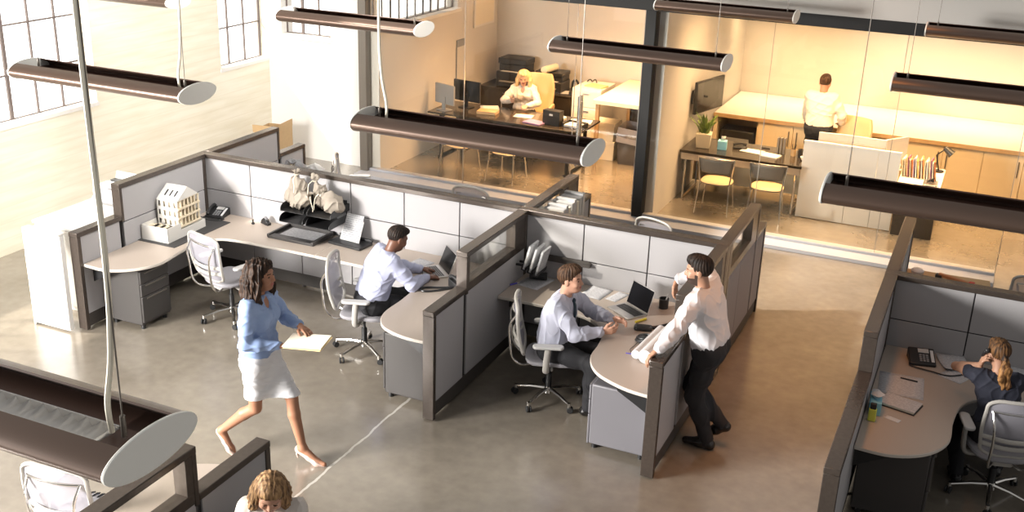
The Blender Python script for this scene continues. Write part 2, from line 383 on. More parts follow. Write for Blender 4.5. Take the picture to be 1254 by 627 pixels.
# ------------------------------------------------------------------ shell
XL = -10.46
m = MB(); m.box((XL-.3, -3, -.2), (6, 19.2, 0)); struct(m.build('floor', M['floor']))
# left wall, board-formed, with the window openings left free
m = MB(); y_op = [(5.3, 7.3, 1.53, 3.15), (7.6, 10.43, 1.53, 5.4), (12.93, 14.1, 1.53, 5.4)]
ys = -3
for a, b, z0, z1 in y_op:
    m.box((XL-.3, ys, 0), (XL, a, 7.6)); m.box((XL-.3, a, 0), (XL, b, z0)); m.box((XL-.3, a, z1), (XL, b, 7.6)); ys = b
m.box((XL-.3, ys, 0), (XL, 14.4, 7.6)); struct(m.build('wall_left', M['board']))
def sash_window(name, origin, u, width, z0, z1, nv, rows, thick=.03, split=()):
    """steel sash window: frame mesh (structure) with one pane child and the bars as its frame pattern"""
    fr = MB(); U = Vector(u); Nn = Vector((-U.y, U.x, 0)); O = Vector(origin)
    T = frame_T(O, U, z=(0, 0, 1))
    for k in range(nv+1):
        x = width*k/nv; t = .014 if k in (0, nv) else (.022 if k in split else .0095*thick/.03)
        fr.box((x-t, -.014, z0), (x+t, .014, z1), T=T)
    for z in [z0, z1]+rows:
        fr.box((0, -.013, z-.009), (width, .013, z+.009), T=T)
    o = struct(fr.build(name, M['sash']))
    g = MB(); g.box((0, -.004, z0), (width, .004, z1), T=T); g.build('window_pane', M['wglass'], o)
    sl = MB(); sl.box((-.02, -.17, z0-.05), (width+.02, .12, z0), T=T); sl.build('window_sill', M['white'], o)
    return o
# frame_T x=U, z up -> y = z x U
sash_window('window_1', (XL-.16, 7.6, 0), (0, 1, 0), 2.83, 1.55, 5.38, 7, [2.08, 2.66, 3.3, 3.95, 4.6], split=(4,))
sash_window('window_2', (XL-.16, 12.93, 0), (0, 1, 0), 1.16, 1.55, 5.38, 3, [2.1, 2.66, 3.3, 3.95, 4.6])
sash_window('window_3', (XL-.16, 5.3, 0), (0, 1, 0), 2.0, 1.55, 3.13, 5, [2.1])
# return wall facing the aisle, with a small window high up
m = MB(); x0, x1 = XL, -8.62
m.box((x0, 14.1, 0), (x1, 14.4, 1.92)); m.box((-9.3, 14.1, 1.92), (x1, 14.4, 7.6)); m.box((x0, 14.1, 1.92), (-10.2, 14.4, 7.6)); m.box((-10.2, 14.1, 5.2), (-9.3, 14.4, 7.6))
struct(m.build('wall_return', M['white']))
sash_window('window_4', (-10.2, 14.25, 0), (1, 0, 0), .9, 1.94, 5.2, 3, [3.0], split=(1,))
# office walls
m = MB(); xo = -8.36
m.box((xo-.2, 13.95, 0), (xo, 18.3, 2.2)); m.box((xo-.2, 16.5, 2.2), (xo, 18.3, 3.1)); m.box((xo-.2, 13.95, 2.95), (xo, 16.5, 3.1)); struct(m.build('wall_office', M['office']))
sash_window('window_5', (xo-.1, 13.95, 0), (0, 1, 0), 2.55, 2.22, 2.95, 10, [], thick=.018)
m = MB(); m.box((xo-.2, 18.1, 0), (-4.08, 18.3, 3.1)); struct(m.build('wall_office_back', M['office']))
m = MB(); m.box((-4.16, 14.0, 0), (-4.0, 19.0, 3.1)); struct(m.build('wall_middle', M['office']))
m = MB(); m.box((-4.2, 18.85, 0), (5.2, 19.05, 3.1)); struct(m.build('wall_back', M['office']))
m = MB(); m.box((xo-.2, 13.98, 3.1), (5.2, 19.05, 3.2)); struct(m.build('ceiling', M['white']))
m = MB(); m.box((-8.62, 13.8, 3.02), (5.2, 13.98, 7.6)); struct(m.build('wall_fascia', M['fascia']))
# glazed front
m = MB(); m.box((-8.62, 13.79, 2.87), (5.2, 13.99, 3.02)); struct(m.build('trim_1', M['black'], bevel=.004))
m = MB(); m.box((-8.62, 13.6, 0), (.44, 13.99, .05)); m.box((-8.62, 13.86, .05), (.44, 13.99, .085)); struct(m.build('trim_2', M['curb'], bevel=.004))
m = MB(); m.box((-8.63, 13.80, 0), (-8.5, 13.96, 3.1)); struct(m.build('trim_3', M['steel'], bevel=.004))
m = MB(); m.box((-4.25, 13.80, 0), (-4.11, 13.98, 3.4)); struct(m.build('trim_4', M['black'], bevel=.006))
def pane(name, xa, xb):
    m = MB(); m.box((xa+.004, 13.884, .085), (xb-.004, 13.896, 2.87)); o = struct(m.build(name, M['glass']))
    e = MB(); e.box((xb-.0035, 13.88, .085), (xb+.0035, 13.9, 2.87)); e.build('pane_joint', M['joint'], o)
    return o
pane('window_6', -8.5, -6.91)
pane('window_7', -6.91, -5.22)
d = pane('door_1', -5.22, -4.28)
for dy in (-.05, .05):
    h = MB(); h.box((-5.14, 13.89+dy-.012, .62), (-5.1, 13.89+dy+.012, 1.62)); h.cyl((-5.12, 13.89+dy, .72), (-5.12, 13.89, .72), .01); h.cyl((-5.12, 13.89+dy, 1.52), (-5.12, 13.89, 1.52), .01)
    h.build('door_handle', M['chrome'], d, bevel=.003)
pane('window_8', -4.1, -2.59)
pane('window_9', -2.59, -1.0)
pane('window_10', -1.0, .44)

# ------------------------------------------------------------------ cubicle dividers
def divider(label, axis, c, t0, segs, seams, hsplit=.985, ends=(True, True), group='bronze framed cubicle dividers', hook=None):
    """segs: (a, b, height, glazed) along the run; one thing with posts, caps, tiles, rails and panes"""
    loc = (c, t0, 0) if axis == 'y' else (t0, c, 0)
    r = thing('cubicle_divider', label, 'divider', loc, PI/2 if axis == 'y' else 0, group)
    L = segs[-1][1]-t0
    b = MB(); b.box((.02, -.036, .03), (L-.02, .036, .17))
    for q in np.linspace(.05, L-.05, max(2, int(L/1.2)+1)): b.cyl((q, 0, 0), (q, 0, .04), .022)
    b.build('base_rail', M['base'], r, bevel=.003)
    k = MB()
    for i, (a, e, h, gl) in enumerate(segs):
        a -= t0; e -= t0
        k.box((a+.01, -.026, .17), (e-.01, .026, 1.03 if gl else h-.05))
        cp = MB(); cp.box((a, -.056, h-.05), (e, .056, h)); cp.build('top_cap', M['dframe'], r, bevel=.006)
        if gl:
            f = MB(); g0, g1 = gl[0]-t0, gl[1]-t0
            f.box((a+.01, -.05, 1.02), (e-.01, .05, 1.10)); f.box((a+.01, -.05, 1.10), (g0, .05, h-.05)); f.box((g1, -.05, 1.10), (e-.01, .05, h-.05))
            f.build('window_rail', M['dframe'], r, bevel=.003)
            g = MB(); g.box((g0, -.004, 1.10), (g1, .004, h-.05)); g.build('glass_pane', M['glass'], r)
        cuts = [a+.025]+[s-t0 for s in seams if a+.08 < s-t0 < e-.08]+[e-.025]
        zt = 1.02 if gl else h-.05
        for x0, x1 in zip(cuts[:-1], cuts[1:]):
            zs = [(.175, zt)] if (hsplit is None or zt < hsplit+.1) else [(.175, hsplit-.005), (hsplit+.005, zt)]
            for z0, z1 in zs:
                for s in (-1, 1):
                    p = MB(); lo = (x0+.0055, min(s*.026, s*.044), z0); hi = (x1-.0055, max(s*.026, s*.044), z1); p.box(lo, hi); p.build('fabric_panel', M['tile'], r, bevel=.004)
    k.build('core_sheet', M['seam'], r)
    hs = {}
    for a, e, h, gl in segs: hs.setdefault(round(a, 3), []).append(h); hs.setdefault(round(e, 3), []).append(h)
    pts = sorted(hs)
    for i, q in enumerate(pts):
        if (i == 0 and not ends[0]) or (i == len(pts)-1 and not ends[1]): continue
        h = max(hs[q]); q -= t0
        lo = -.004 if i == 0 else -.026; hi = .026+(.004 if i == len(pts)-1 else 0)
        p = MB()
        if i == 0: p.box((.003, -.0545, .012), (.05, .0545, h-.05))
        elif i == len(pts)-1: p.box((q-.05, -.0545, .012), (q-.003, .0545, h-.05))
        else: p.box((q+.002 if hs[pts[i]][0] < h else q-.04, -.0545, 1.0), (q+.04 if hs[pts[i]][0] < h else q-.002, .0545, h-.05))
        p.build('end_post', M['dframe'], r, bevel=.004)
    return r
X1, X2, X3, X4 = -8.11, -4.075, -2.03, -.515
YL, YS, YP, YB, YE = 7.57, 8.2, 9.635, 11.0, 11.45
LO, HI = 1.07, 1.41
divider('cubicle divider behind the white model house, next to the cream wall', 'y', X1, YL, [(YL, YS, LO, None), (YS, YP-.057, HI, None)], [8.2], .99)
divider('sunlit cubicle divider stub behind the long panel, stepping down beside the grey bags', 'y', X1, YP+.057, [(YP+.057, YB, HI, None), (YB, YE+.1, LO, None)], [], .99)
divider('cubicle divider with glazed top between the two seated men', 'y', X2, YL, [(YL, YS, LO, None), (YS, YP-.057, HI, (8.27, 9.28))], [8.2], None)
divider('cubicle divider with white binders seen through its glazed top', 'y', X2, YP+.057, [(YP+.057, YB, HI, (9.84, 10.68)), (YB, YE, LO, None)], [], None)
divider('cubicle divider that the standing man leans on', 'y', X3, YL, [(YL, YS, LO, None), (YS, YP-.057, HI, (8.27, 9.4))], [8.2, 8.9], None)
divider('cubicle divider with glazed top running from behind the standing man towards the metal chairs', 'y', X3, YP+.057, [(YP+.057, YB, HI, (9.8, 10.68)), (YB, YE, LO, None)], [10.3], None)
divider('cubicle divider beside the woman on the phone, along the brown aisle', 'y', X4, 6.6, [(6.6, YS, LO, None), (YS, YP-.057, HI, None)], [7.4], .99)
divider('cubicle divider stub with white papers behind the corner of the phone desk', 'y', X4, YP+.057, [(YP+.057, YE-.1, HI, None)], [], .99)
divider('long cubicle divider behind the canvas bags and document stand', 'x', YP, X1-.057, [(X1-.057, X2-.057, HI, None)], [-7.455, -6.79, -6.125, -5.46, -4.8], .99, (False, False))
divider('cubicle divider behind the man with the tie', 'x', YP, X2-.057, [(X2-.057, X3+.057, HI, None)], [-3.42, -2.745], .97, (True, True))
divider('cubicle divider facing the woman on the phone', 'x', YP, X4-.057, [(X4-.057, 2.2, HI, None)], [.19, .86, 1.53], .985, (True, True))
divider('near cubicle divider with glazed frame beside the blond woman with bowed head', 'y', -4.05, 2.3, [(2.3, 4.48, HI, (2.36, 4.38)), (4.48, 5.2, LO, None)], [4.48], None)

# ------------------------------------------------------------------ worktops and pedestals
def curve_pts(P, sub=6): return [(v.x, v.y) for v in smooth_path([Vector((a, b, 0)) for a, b in P], sub)]
def worktop(label, poly, name='corner_desk', group='beige worktops in the cubicles', z=.73, brackets=()):
    cx = sum(p[0] for p in poly)/len(poly); cy = sum(p[1] for p in poly)/len(poly)
    ar = sum(poly[i][0]*poly[(i+1) % len(poly)][1]-poly[(i+1) % len(poly)][0]*poly[i][1] for i in range(len(poly)))
    if ar < 0: poly = poly[::-1]
    r = thing(name, label, 'desk', (cx, cy, 0), 0, group)
    m = MB(); m.prism([(x-cx, y-cy) for x, y in poly], z-.032, z, 0, 1); m.build('worktop', [M['top'], M['edge']], r, bevel=.006)
    for (x, y, dx, dy) in brackets:
        b = MB(); b.prism([(0, 0), (.3, 0), (.3, -.03), (0, -.2)], -.012, .012, T=frame_T((x-cx, y-cy, z-.033), (dx, dy, 0), z=Vector((dx, dy, 0)).cross(Vector((0, 0, 1)))))
        b.build('bracket', M['bplastic'], r)
    return r
XA, XB = X1+.05, X2-.05
SEAM = -6.18
front_l = curve_pts([(XA, 7.62), (-7.75, 7.62), (-7.52, 7.78), (-7.42, 8.02), (-7.46, 8.35), (-7.47, 8.62), (-7.36, 8.88), (-7.05, 8.94)])
worktop('corner worktop under the white model house and desk mat', front_l+[(SEAM-.002, 8.95), (SEAM-.002, YP-.047), (XA, YP-.047)], brackets=[(XA, 7.75, 1, 0), (XA, 8.9, 1, 0), (-6.8, YP-.05, 0, -1)])
front_r = curve_pts([(XB, 7.66), (-4.4, 7.67), (-4.66, 7.78), (-4.79, 8.02), (-4.80, 8.4), (-4.84, 8.68), (-5.0, 8.88), (-5.35, 8.94)])
worktop('corner worktop under the laptop of the man in the lilac shirt', front_r+[(SEAM+.002, 8.95), (SEAM+.002, YP-.047), (XB, YP-.047)], brackets=[(XB, 7.75, -1, 0), (XB, 8.9, -1, 0), (-5.5, YP-.05, 0, -1)])
XC, XD = X2+.05, X3-.05
front_m = curve_pts([(XD, 7.63), (-2.32, 7.67), (-2.60, 7.82), (-2.75, 8.06), (-2.78, 8.35), (-2.84, 8.6), (-3.05, 8.82), (-3.4, 8.9)])
worktop('corner worktop under the open laptop of the man with the tie', front_m+[(XC, 8.9), (XC, YP-.047), (XD, YP-.047)], brackets=[(XD, 7.72, -1, 0), (XC, 9.2, 1, 0)])
XE = X4+.05
front_p = curve_pts([(XE, 7.6), (-.2, 7.6), (.04, 7.74), (.18, 8.0), (.19, 8.35), (.24, 8.68), (.42, 8.9), (.72, 8.98)])
worktop('corner worktop under the desk phone of the woman in navy', front_p+[(2.1, 9.0), (2.1, YP-.047), (XE, YP-.047)], brackets=[(XE, 7.72, 1, 0), (XE, 9.2, 1, 0)])
worktop('worktop seen through the glazed near divider', curve_pts([(-4.11, 5.27), (-4.4, 5.26), (-4.68, 5.12), (-4.82, 4.85), (-4.85, 4.3), (-4.86, 3.6)])+[(-4.86, 2.6), (-4.11, 2.6)])
worktop('worktop in front of the blond woman with bowed head', [(-3.98, 2.5), (-3.98, 3.85), (-3.7, 3.95), (-2.6, 3.95), (-2.6, 2.5)], brackets=[(-3.98, 3.2, 1, 0)])
o = [c for c in COL.objects if str(c.get('label', '')).startswith('worktop in front of the blond')][0]
for dx in (.1, 1.2): m = MB(); m.box((-3.98-o.location.x+dx, -.5, 0), (-3.94-o.location.x+dx, .4, .698)); m.build('side_panel', M['ped'], o, bevel=.004)
worktop('worktop behind the long divider holding black letter trays', [(X4+.06, YP+.05), (2.0, YP+.05), (2.0, 10.35), (.2, 10.35), (.1, 10.9), (X4+.06, 10.9)], brackets=[(X4+.06, 10.2, 1, 0)])
worktop('worktop behind the glazed divider holding white binders', [(X2+.06, YP+.05), (X3-.06, YP+.05), (X3-.06, 10.3), (-3.4, 10.3), (-3.5, 11.0), (X2+.06, 11.0)], brackets=[(X2+.06, 10.2, 1, 0)])
worktop('sunlit worktop behind the long divider near the cream wall', [(X1+.06, YP+.05), (X2-.06, YP+.05), (X2-.06, 10.2), (-7.3, 10.2), (-7.45, 11.3), (X1+.06, 11.3)], brackets=[(X1+.06, 10.3, 1, 0)])

def pedestal(label, loc, rz, w=.45, d=.40, h=.64, ma='ped', drawers=(.14, .14, .29)):
    """drawers face local +x"""
    r = thing('drawer_pedestal', label, 'drawer unit', loc, rz, 'drawer pedestals under the worktops')
    b = MB(); b.box((-w/2, -d/2, .05), (w/2-.02, d/2, h)); b.build('body', M[ma], r, bevel=.012)
    z = h-.012
    for q in drawers:
        f = MB(); f.box((w/2-.02, -d/2+.004, z-q+.006), (w/2+.001, d/2-.004, z)); o = f.build('drawer', M[ma], r, bevel=.006)
        g = MB(); g.box((w/2, -d/2+.06, z-.028), (w/2+.014, d/2-.06, z-.014)); g.build('drawer_pull', M['steel'], o, bevel=.003)
        z -= q
    for sx in (-1, 1):
        for sy in (-1, 1):
            c = MB(); c.cyl((sx*(w/2-.06), sy*(d/2-.05), 0), (sx*(w/2-.06), sy*(d/2-.05), .052), .025); c.build('foot', M['bplastic'], r)
    return r
pedestal('dark grey drawer pedestal under the end of the model house worktop', (-7.79, 8.06, 0), 0, .48, .42, .66)
pedestal('dark grey drawer pedestal under the end of the laptop worktop, beside the grey aisle', (-4.40, 8.03, 0), PI, .52, .5, .66)
pedestal('lavender grey drawer pedestal beneath the worktop end where the standing man rests his hand', (-2.38, 8.05, 0), PI, .54, .5, .62, 'ped2')
pedestal('wide dark file cabinet under the phone desk, next to the brown aisle', (-.17, 8.32, 0), 0, .54, .95, .66, 'ped', (.31, .30))
# white printer cabinet and its end screen, outside the first divider
r = thing('printer_cabinet', 'white cabinet under the printer, between divider and cream wall', 'cabinet', (-8.64, 8.62, 0))
m = MB(); m.box((-.34, -.72, 0), (.34, .72, .93)); m.build('body', M['white'], r, bevel=.006)
m = MB(); m.box((-.36, -.74, .93), (.36, .74, .96)); m.build('cabinet_top', M['white'], r, bevel=.006)
for s in (-1, 1):
    m = MB(); m.box((-.335 if s < 0 else .005, -.738, .06), (-.005 if s < 0 else .335, -.72, .91)); o = m.build('door', M['white'], r, bevel=.004)
    h = MB(); h.box((s*.05-.006, -.752, .6), (s*.05+.006, -.738, .75)); h.build('door_pull', M['alu'], o)
r = thing('end_screen', 'white sunlit screen standing at the end of the first divider', 'screen', (-8.4, 7.49, 0))
m = MB(); m.box((-.24, -.03, .02), (.225, .03, 1.05)); m.build('panel', M['white'], r, bevel=.006)
m = MB(); m.box((-.26, -.045, 1.05), (.225, .045, 1.075)); m.build('top_cap', M['white'], r, bevel=.006)
m = MB(); m.box((-.26, -.045, 0), (-.235, .045, 1.05)); m.build('edge_post', M['white'], r, bevel=.006)

# ------------------------------------------------------------------ pendant lamps
def pendant_lamp():
    L, a, b = 1.62, .205, .072
    r = thing('pendant_lamp', 'x', 'pendant lamp', (0, 0, 0), 0, 'bronze grey pendant lamps')
    arc = [(a*math.cos(t), b*math.sin(t)) for t in np.linspace(R(180-55), R(360+55), 40)]
    inn = [((a-.008)*math.cos(t), (b-.008)*math.sin(t)) for t in np.linspace(R(360+55), R(180-55), 40)]
    sec = arc+inn; n = len(sec)
    m = MB(); vs = [(-L/2, y, z) for y, z in sec]+[(L/2, y, z) for y, z in sec]
    fs = []; ms = []
    for i in range(n):
        j = (i+1) % n; m.add([vs[i], vs[j], vs[n+j], vs[n+i]], [(3, 2, 1, 0)], 0 if i < 39 else 1)
    m2 = m; me = m2.build('housing', [M['fix'], M['fixin']], r, ang=50)
    bmw = __import__('bmesh').new(); bmw.from_mesh(me.data); __import__('bmesh').ops.remove_doubles(bmw, verts=bmw.verts, dist=1e-5); bmw.to_mesh(me.data); bmw.free(); me.data.set_sharp_from_angle(angle=R(50))
    for s in (-1, 1):
        e = MB(); e.prism([((a+.004)*math.cos(t), (b+.004)*math.sin(t)) for t in np.linspace(0, 2*PI, 49)[:-1]], 0, .014, T=frame_T((s*L/2-(.0 if s > 0 else .014), 0, 0), (0, 1, 0), z=(1, 0, 0)))
        e.build('end_cap', M['cap'], r, bevel=.003)
    t = MB()
    for y0, y1 in ((-.17, -.055), (.055, .17)): t.box((-L/2+.03, y0, -.006), (L/2-.03, y1, .0))
    t.box((-L/2+.001, -.17, -.03), (-L/2+.16, .17, .0)); t.box((L/2-.16, -.17, -.03), (L/2-.001, .17, .0))
    t.build('gear_tray', M['fixin'], r)
    lv = MB()
    for s in (-1, 1): lv.box((-L/2+.17, s*.052-.002, -.03), (L/2-.17, s*.052+.002, .004))
    for x in np.arange(-L/2+.2, L/2-.18, .062):
        lv.add([(x, -.05, .004), (x, .05, .004), (x+.017, .05, -.03), (x+.017, -.05, -.03), (x-.017, -.05, -.03), (x-.017, .05, -.03)], [(0, 1, 2, 3), (1, 0, 4, 5)])
    lv.build('louver', M['louver'], r)
    for s in (-1, 1):
        c = MB(); c.cyl((s*(L/2-.1), .0, .01), (s*(L/2-.1), 0, .085), .009); c.cyl((s*(L/2-.1), 0, .08), (s*(L/2-.1), 0, 3.1), .0028, n=6); c.build('cable', M['steel'], r)
    c = MB(); P = [(L/2-.15, .0, .012), (L/2-.155, 0, .12), (L/2-.12, 0, .3), (L/2-.105, .004, .6), (L/2-.108, 0, 1.3), (L/2-.106, 0, 3.1)]
    c.tube(P, .0095, 8, sub=6); c.build('power_cord', M['cord'], r)
    return r
LX = {0: -9.1, 1: -6.04, 2: -2.99, 3: .06}
LY = [2.24, 6.17, 9.58, 12.84]
pl = [(2, 0, 'nearest pendant lamp, in the foreground over the low near cubicle'), (1, 1, 'pendant lamp hanging before the steel windows and cream wall'), (2, 1, 'pendant lamp across the front of the glazed office, below the seated blond woman'),
      (3, 1, 'pendant lamp hanging over the aisle in front of the white reception screen'), (0, 2, 'pendant lamp of which only an end shows on the cream wall'), (1, 2, 'pendant lamp before the bright white return wall and steel post'),
      (2, 2, 'pendant lamp crossing the black steel post of the glazed front'), (3, 2, 'pendant lamp hanging in front of the golden back wall above the file shelf'), (2, 3, 'pendant lamp beside the black beam, just after the steel post'), (3, 3, 'pendant lamp in front of the grey fascia, farthest along the black beam')]
L0 = pendant_lamp()
for i, (c, q, lab) in enumerate(pl):
    loc = (LX[c], LY[q], 3.1)
    if i == 0: L0.location = loc; L0['label'] = lab
    else:
        c2 = copy_thing(L0, loc, PI if i == 2 else 0, lab)
        if i > 2:
            for ch in list(c2.children):
                if ch.name.startswith('power_cord'): bpy.data.objects.remove(ch)

# ------------------------------------------------------------------ chairs
def task_chair():
    """faces local +x; seat at 0.46 m"""
    r = thing('task_chair', 'x', 'office chair', (0, 0, 0), 0, 'pale grey mesh task chairs')
    m = MB(); m.cyl((0, 0, .075), (0, 0, .135), .042, .036, 16)
    for k in range(5):
        a = R(72*k+20); c, s = math.cos(a), math.sin(a)
        m.tube([(.03*c, .03*s, .115), (.16*c, .16*s, .108), (.31*c, .31*s, .082)], [.024, .015], 8, flat=((0, 0, 1), .75))
        m.cyl((.315*c, .315*s, .05), (.315*c, .315*s, .095), .017, n=10)
    m.build('star_base', M['chrome'], r)
    for k in range(5):
        a = R(72*k+20); c, s = math.cos(a), math.sin(a); b = a+.9
        w = MB(); ux, uy = -math.sin(b), math.cos(b); cx, cy = .315*c+.012*math.cos(b), .315*s+.012*math.sin(b)
        for q in (-1, 1): w.cyl((cx+ux*q*.008, cy+uy*q*.008, .03), (cx+ux*q*.024, cy+uy*q*.024, .03), .03, n=14)
        w.build('caster', M['rubber'], r, bevel=.004)
    m = MB(); m.cyl((0, 0, .12), (0, 0, .27), .028); m.cyl((0, 0, .27), (0, 0, .39), .016); m.build('gas_lift', M['bplastic'], r)
    m = MB(); m.prism(rrect(-.17, -.085, .12, .085, .03), .375, .42); m.cyl((.02, -.2, .395), (.02, .2, .395), .012); m.cyl((.02, .2, .395), (.02, .225, .395), .022)
    m.build('seat_mechanism', M['chair'], r, bevel=.006)
    # seat: superellipse slab with waterfall front
    m = MB(); rows = []
    for (f, z) in ((.80, .425), (.97, .435), (1.0, .45), (.97, .468), (.88, .476), (.6, .474), (.0, .470)):
        row = []
        for i in range(36):
            t = 2*PI*i/36; sg = lambda q: math.copysign(abs(q)**.55, q)
            x = .245*sg(math.cos(t))*f; y = .25*sg(math.sin(t))*f*(1-.06*(x < 0)); dz = -.03*max(0, (x-.12)/.12)**2+.012*abs(y/.25)**2
            row.append((x+.02, y, z+dz))
        rows.append(row+[row[0]])
    m.grid(rows); m.add(rows[0][:-1], [tuple(range(35, -1, -1))]); m.build('seat', M['cush'], r)
    m = MB()
    for i in range(9):
        y = -.16+.04*i; m.box((.16, y-.008, .462), (.255, y+.008, .4705)) if False else m.tube([(.17, y, .474), (.225, y, .466), (.258, y, .448)], .006, 6)
    m.build('seat_ribs', M['bplastic'], r)
    # backrest loop
    def bx(z): q = (z-.5)/.52; return -.225-.10*q-.055*math.sin(PI*min(1, q*1.0))*.35+.02*q*q
    def hw(z): q = (z-.5)/.52; return .165+.085*math.sin(PI*(.12+.62*q))
    P = []
    for z in np.linspace(.56, .98, 8): P.append((bx(z), hw(z), z))
    for y in (.165, .08, 0, -.08, -.165): P.append((bx(1.015)-.028*(1-(y/.2)**2), y*1.02, 1.012+.012*(1-(abs(y)/.2)**2)))
    for z in np.linspace(.98, .56, 8): P.append((bx(z), -hw(z), z))
    for y in (-.12, 0, .12): P.append((bx(.51)-.012*(1-(y/.2)**2), y, .515))
    m = MB(); m.tube(P, .0145, 8, closed=True, sub=3, flat=((1, 0, 0), 1.15)); m.build('back_frame', M['chair'], r)
    m = MB(); rows = []
    for z in np.linspace(.515, 1.012, 14):
        h = hw(min(max(z, .55), .98))*(1-.25*max(0, (z-.97)/.045)**2-.2*max(0, (.56-z)/.05)**2)
        rows.append([(bx(z)-.035*(1-(y/h)**2)*(1 if z > .52 else .4), y, z) for y in np.linspace(-h, h, 13)])
    m.grid(rows); m.build('back_mesh', M['mesh'], r)
    m = MB()
    for z in (.63, .70):
        m.tube([(bx(z)-.006, hw(z)-.01, z), (bx(z)-.05, .1, z-.008), (bx(z)-.06, 0, z-.01), (bx(z)-.05, -.1, z-.008), (bx(z)-.006, -hw(z)+.01, z)], .013, 8, sub=4, flat=((0, 0, 1), 1.5))
    m.build('lumbar_band', M['chair'], r)
    m = MB()
    for s in (-1, 1):
        m.tube([(-.12, s*.05, .40), (-.26, s*.13, .41), (-.345, s*.165, .50), (-.37, s*.17, .66), (-.375, s*.185, .82), (bx(.93)-.012, s*.2, .93)], .011, 8, sub=5)
    m.tube([(bx(.93)-.012, .205, .93), (bx(.93)-.045, .08, .932), (bx(.93)-.045, -.08, .932), (bx(.93)-.012, -.205, .93)], .009, 8, sub=4)
    m.build('back_yoke', M['chrome'], r)
    for s in (-1, 1):
        m = MB()
        m.tube([(-.02, s*.14, .40), (-.03, s*.235, .40), (-.035, s*.275, .44), (-.03, s*.285, .55), (-.02, s*.285, .655)], [.021, .019], 10, sub=5, flat=((1, 0, 0), 1.5))
        o = m.build('armrest', M['chair'], r)
        p = MB(); p.prism(rrect(-.16, -.042, .12, .042, .04, 8), .655, .682, T=Matrix.Translation((0, s*.282, 0))); p.build('arm_pad', M['lgrey'], o, bevel=.008)
    return r
TC = task_chair()
tc_list = [(-6.98, 8.56, 75, 'empty task chair facing the model house worktop'), (-5.30, 8.50, 20, 'task chair under the man in the lilac shirt'), (-3.28, 8.46, 22, 'task chair under the man with the tie'),
           (.56, 8.62, 105, 'task chair under the woman on the phone'), (-5.12, 4.66, 98, 'empty task chair seen under the nearest pendant lamp'),
           (-5.42, 10.75, 265, 'task chair whose clear grey back rises above the long divider before the glazed office'), (-3.22, 10.72, 250, 'task chair with its back showing above the divider, below the steel post'),
           (-7.22, 11.56, 30, 'sunlit task chair by the white return wall, beyond the long divider'), (.72, 10.9, 260, 'task chair of which only a dark back edge shows behind the phone cubicle')]
for i, (x, y, a, lab) in enumerate(tc_list):
    if i == 0: TC.location = (x, y, 0); TC.rotation_euler = (0, 0, R(a)); TC['label'] = lab
    else: copy_thing(TC, (x, y, 0), R(a), lab)

def metal_chair():
    r = thing('metal_chair', 'x', 'chair', (0, 0, 0), 0, 'chrome legged visitor chairs')
    m = MB(); rows = []
    for f, z in ((0, .425), (.9, .425), (1, .437), (1, .448), (.93, .462), (.5, .468), (0, .468)):
        row = [(.22*math.copysign(abs(math.cos(t))**.75, math.cos(t))*f+.01, .225*math.copysign(abs(math.sin(t))**.75, math.sin(t))*f, z) for t in np.linspace(0, 2*PI, 33)]
        rows.append(row)
    m.grid(rows[:4], 1); m.grid(rows[3:], 0); m.build('seat', [M['tan'], M['taupe']], r)
    m = MB(); rows = []
    for z in np.linspace(.60, .80, 7):
        q = (z-.6)/.2; w = .20+.045*q
        rows.append([(-.20-.035*q+.07*(y/.25)**2, y, z) for y in np.linspace(-w, w, 13)])
    m.grid(rows); m.build('backrest', M['taupe'], r, solid=.012)
    m = MB()
    for s in (-1, 1):
        m.tube([(-.26, s*.235, .008), (-.205, s*.215, .30), (-.19, s*.21, .45), (-.175, s*.23, .62), (-.17, s*.25, .81)], .0105, 8, sub=4)
    m.tube([(-.17, .25, .81), (-.215, .15, .815), (-.235, 0, .817), (-.215, -.15, .815), (-.17, -.25, .81)], .0105, 8, sub=5)
    m.build('back_frame', M['chrome'], r)
    for s in (-1, 1):
        m = MB(); m.tube([(.23, s*.225, .008), (.20, s*.205, .25), (.17, s*.19, .435)], .0105, 8, sub=3); m.build('leg', M['chrome'], r)
    m = MB(); m.tube([(-.19, .2, .415), (.17, .19, .43)], .009, 8); m.tube([(-.19, -.2, .415), (.17, -.19, .43)], .009, 8); m.tube([(.17, -.19, .428), (.17, .19, .428)], .009, 8); m.build('seat_rail', M['chrome'], r)
    return r
MC = metal_chair()
for i, (x, y, a, lab) in enumerate([(-3.32, 14.78, 92, 'metal visitor chair nearest the white wall end under the wall screen'), (-2.62, 14.86, 95, 'metal visitor chair beside the white reception screen'),
                                   (-7.32, 14.62, 80, 'metal visitor chair nearest the office side wall, in front of the glass desk'), (-6.52, 14.62, 85, 'metal visitor chair in front of the glass desk, under the seated blond woman'),
                                   (-5.75, 14.75, 60, 'metal visitor chair mostly hidden by a lamp, next to the glass door')]):
    if i == 4: continue
    if i == 0: MC.location = (x, y, 0); MC.rotation_euler = (0, 0, R(a)); MC['label'] = lab
    else: copy_thing(MC, (x, y, 0), R(a), lab)

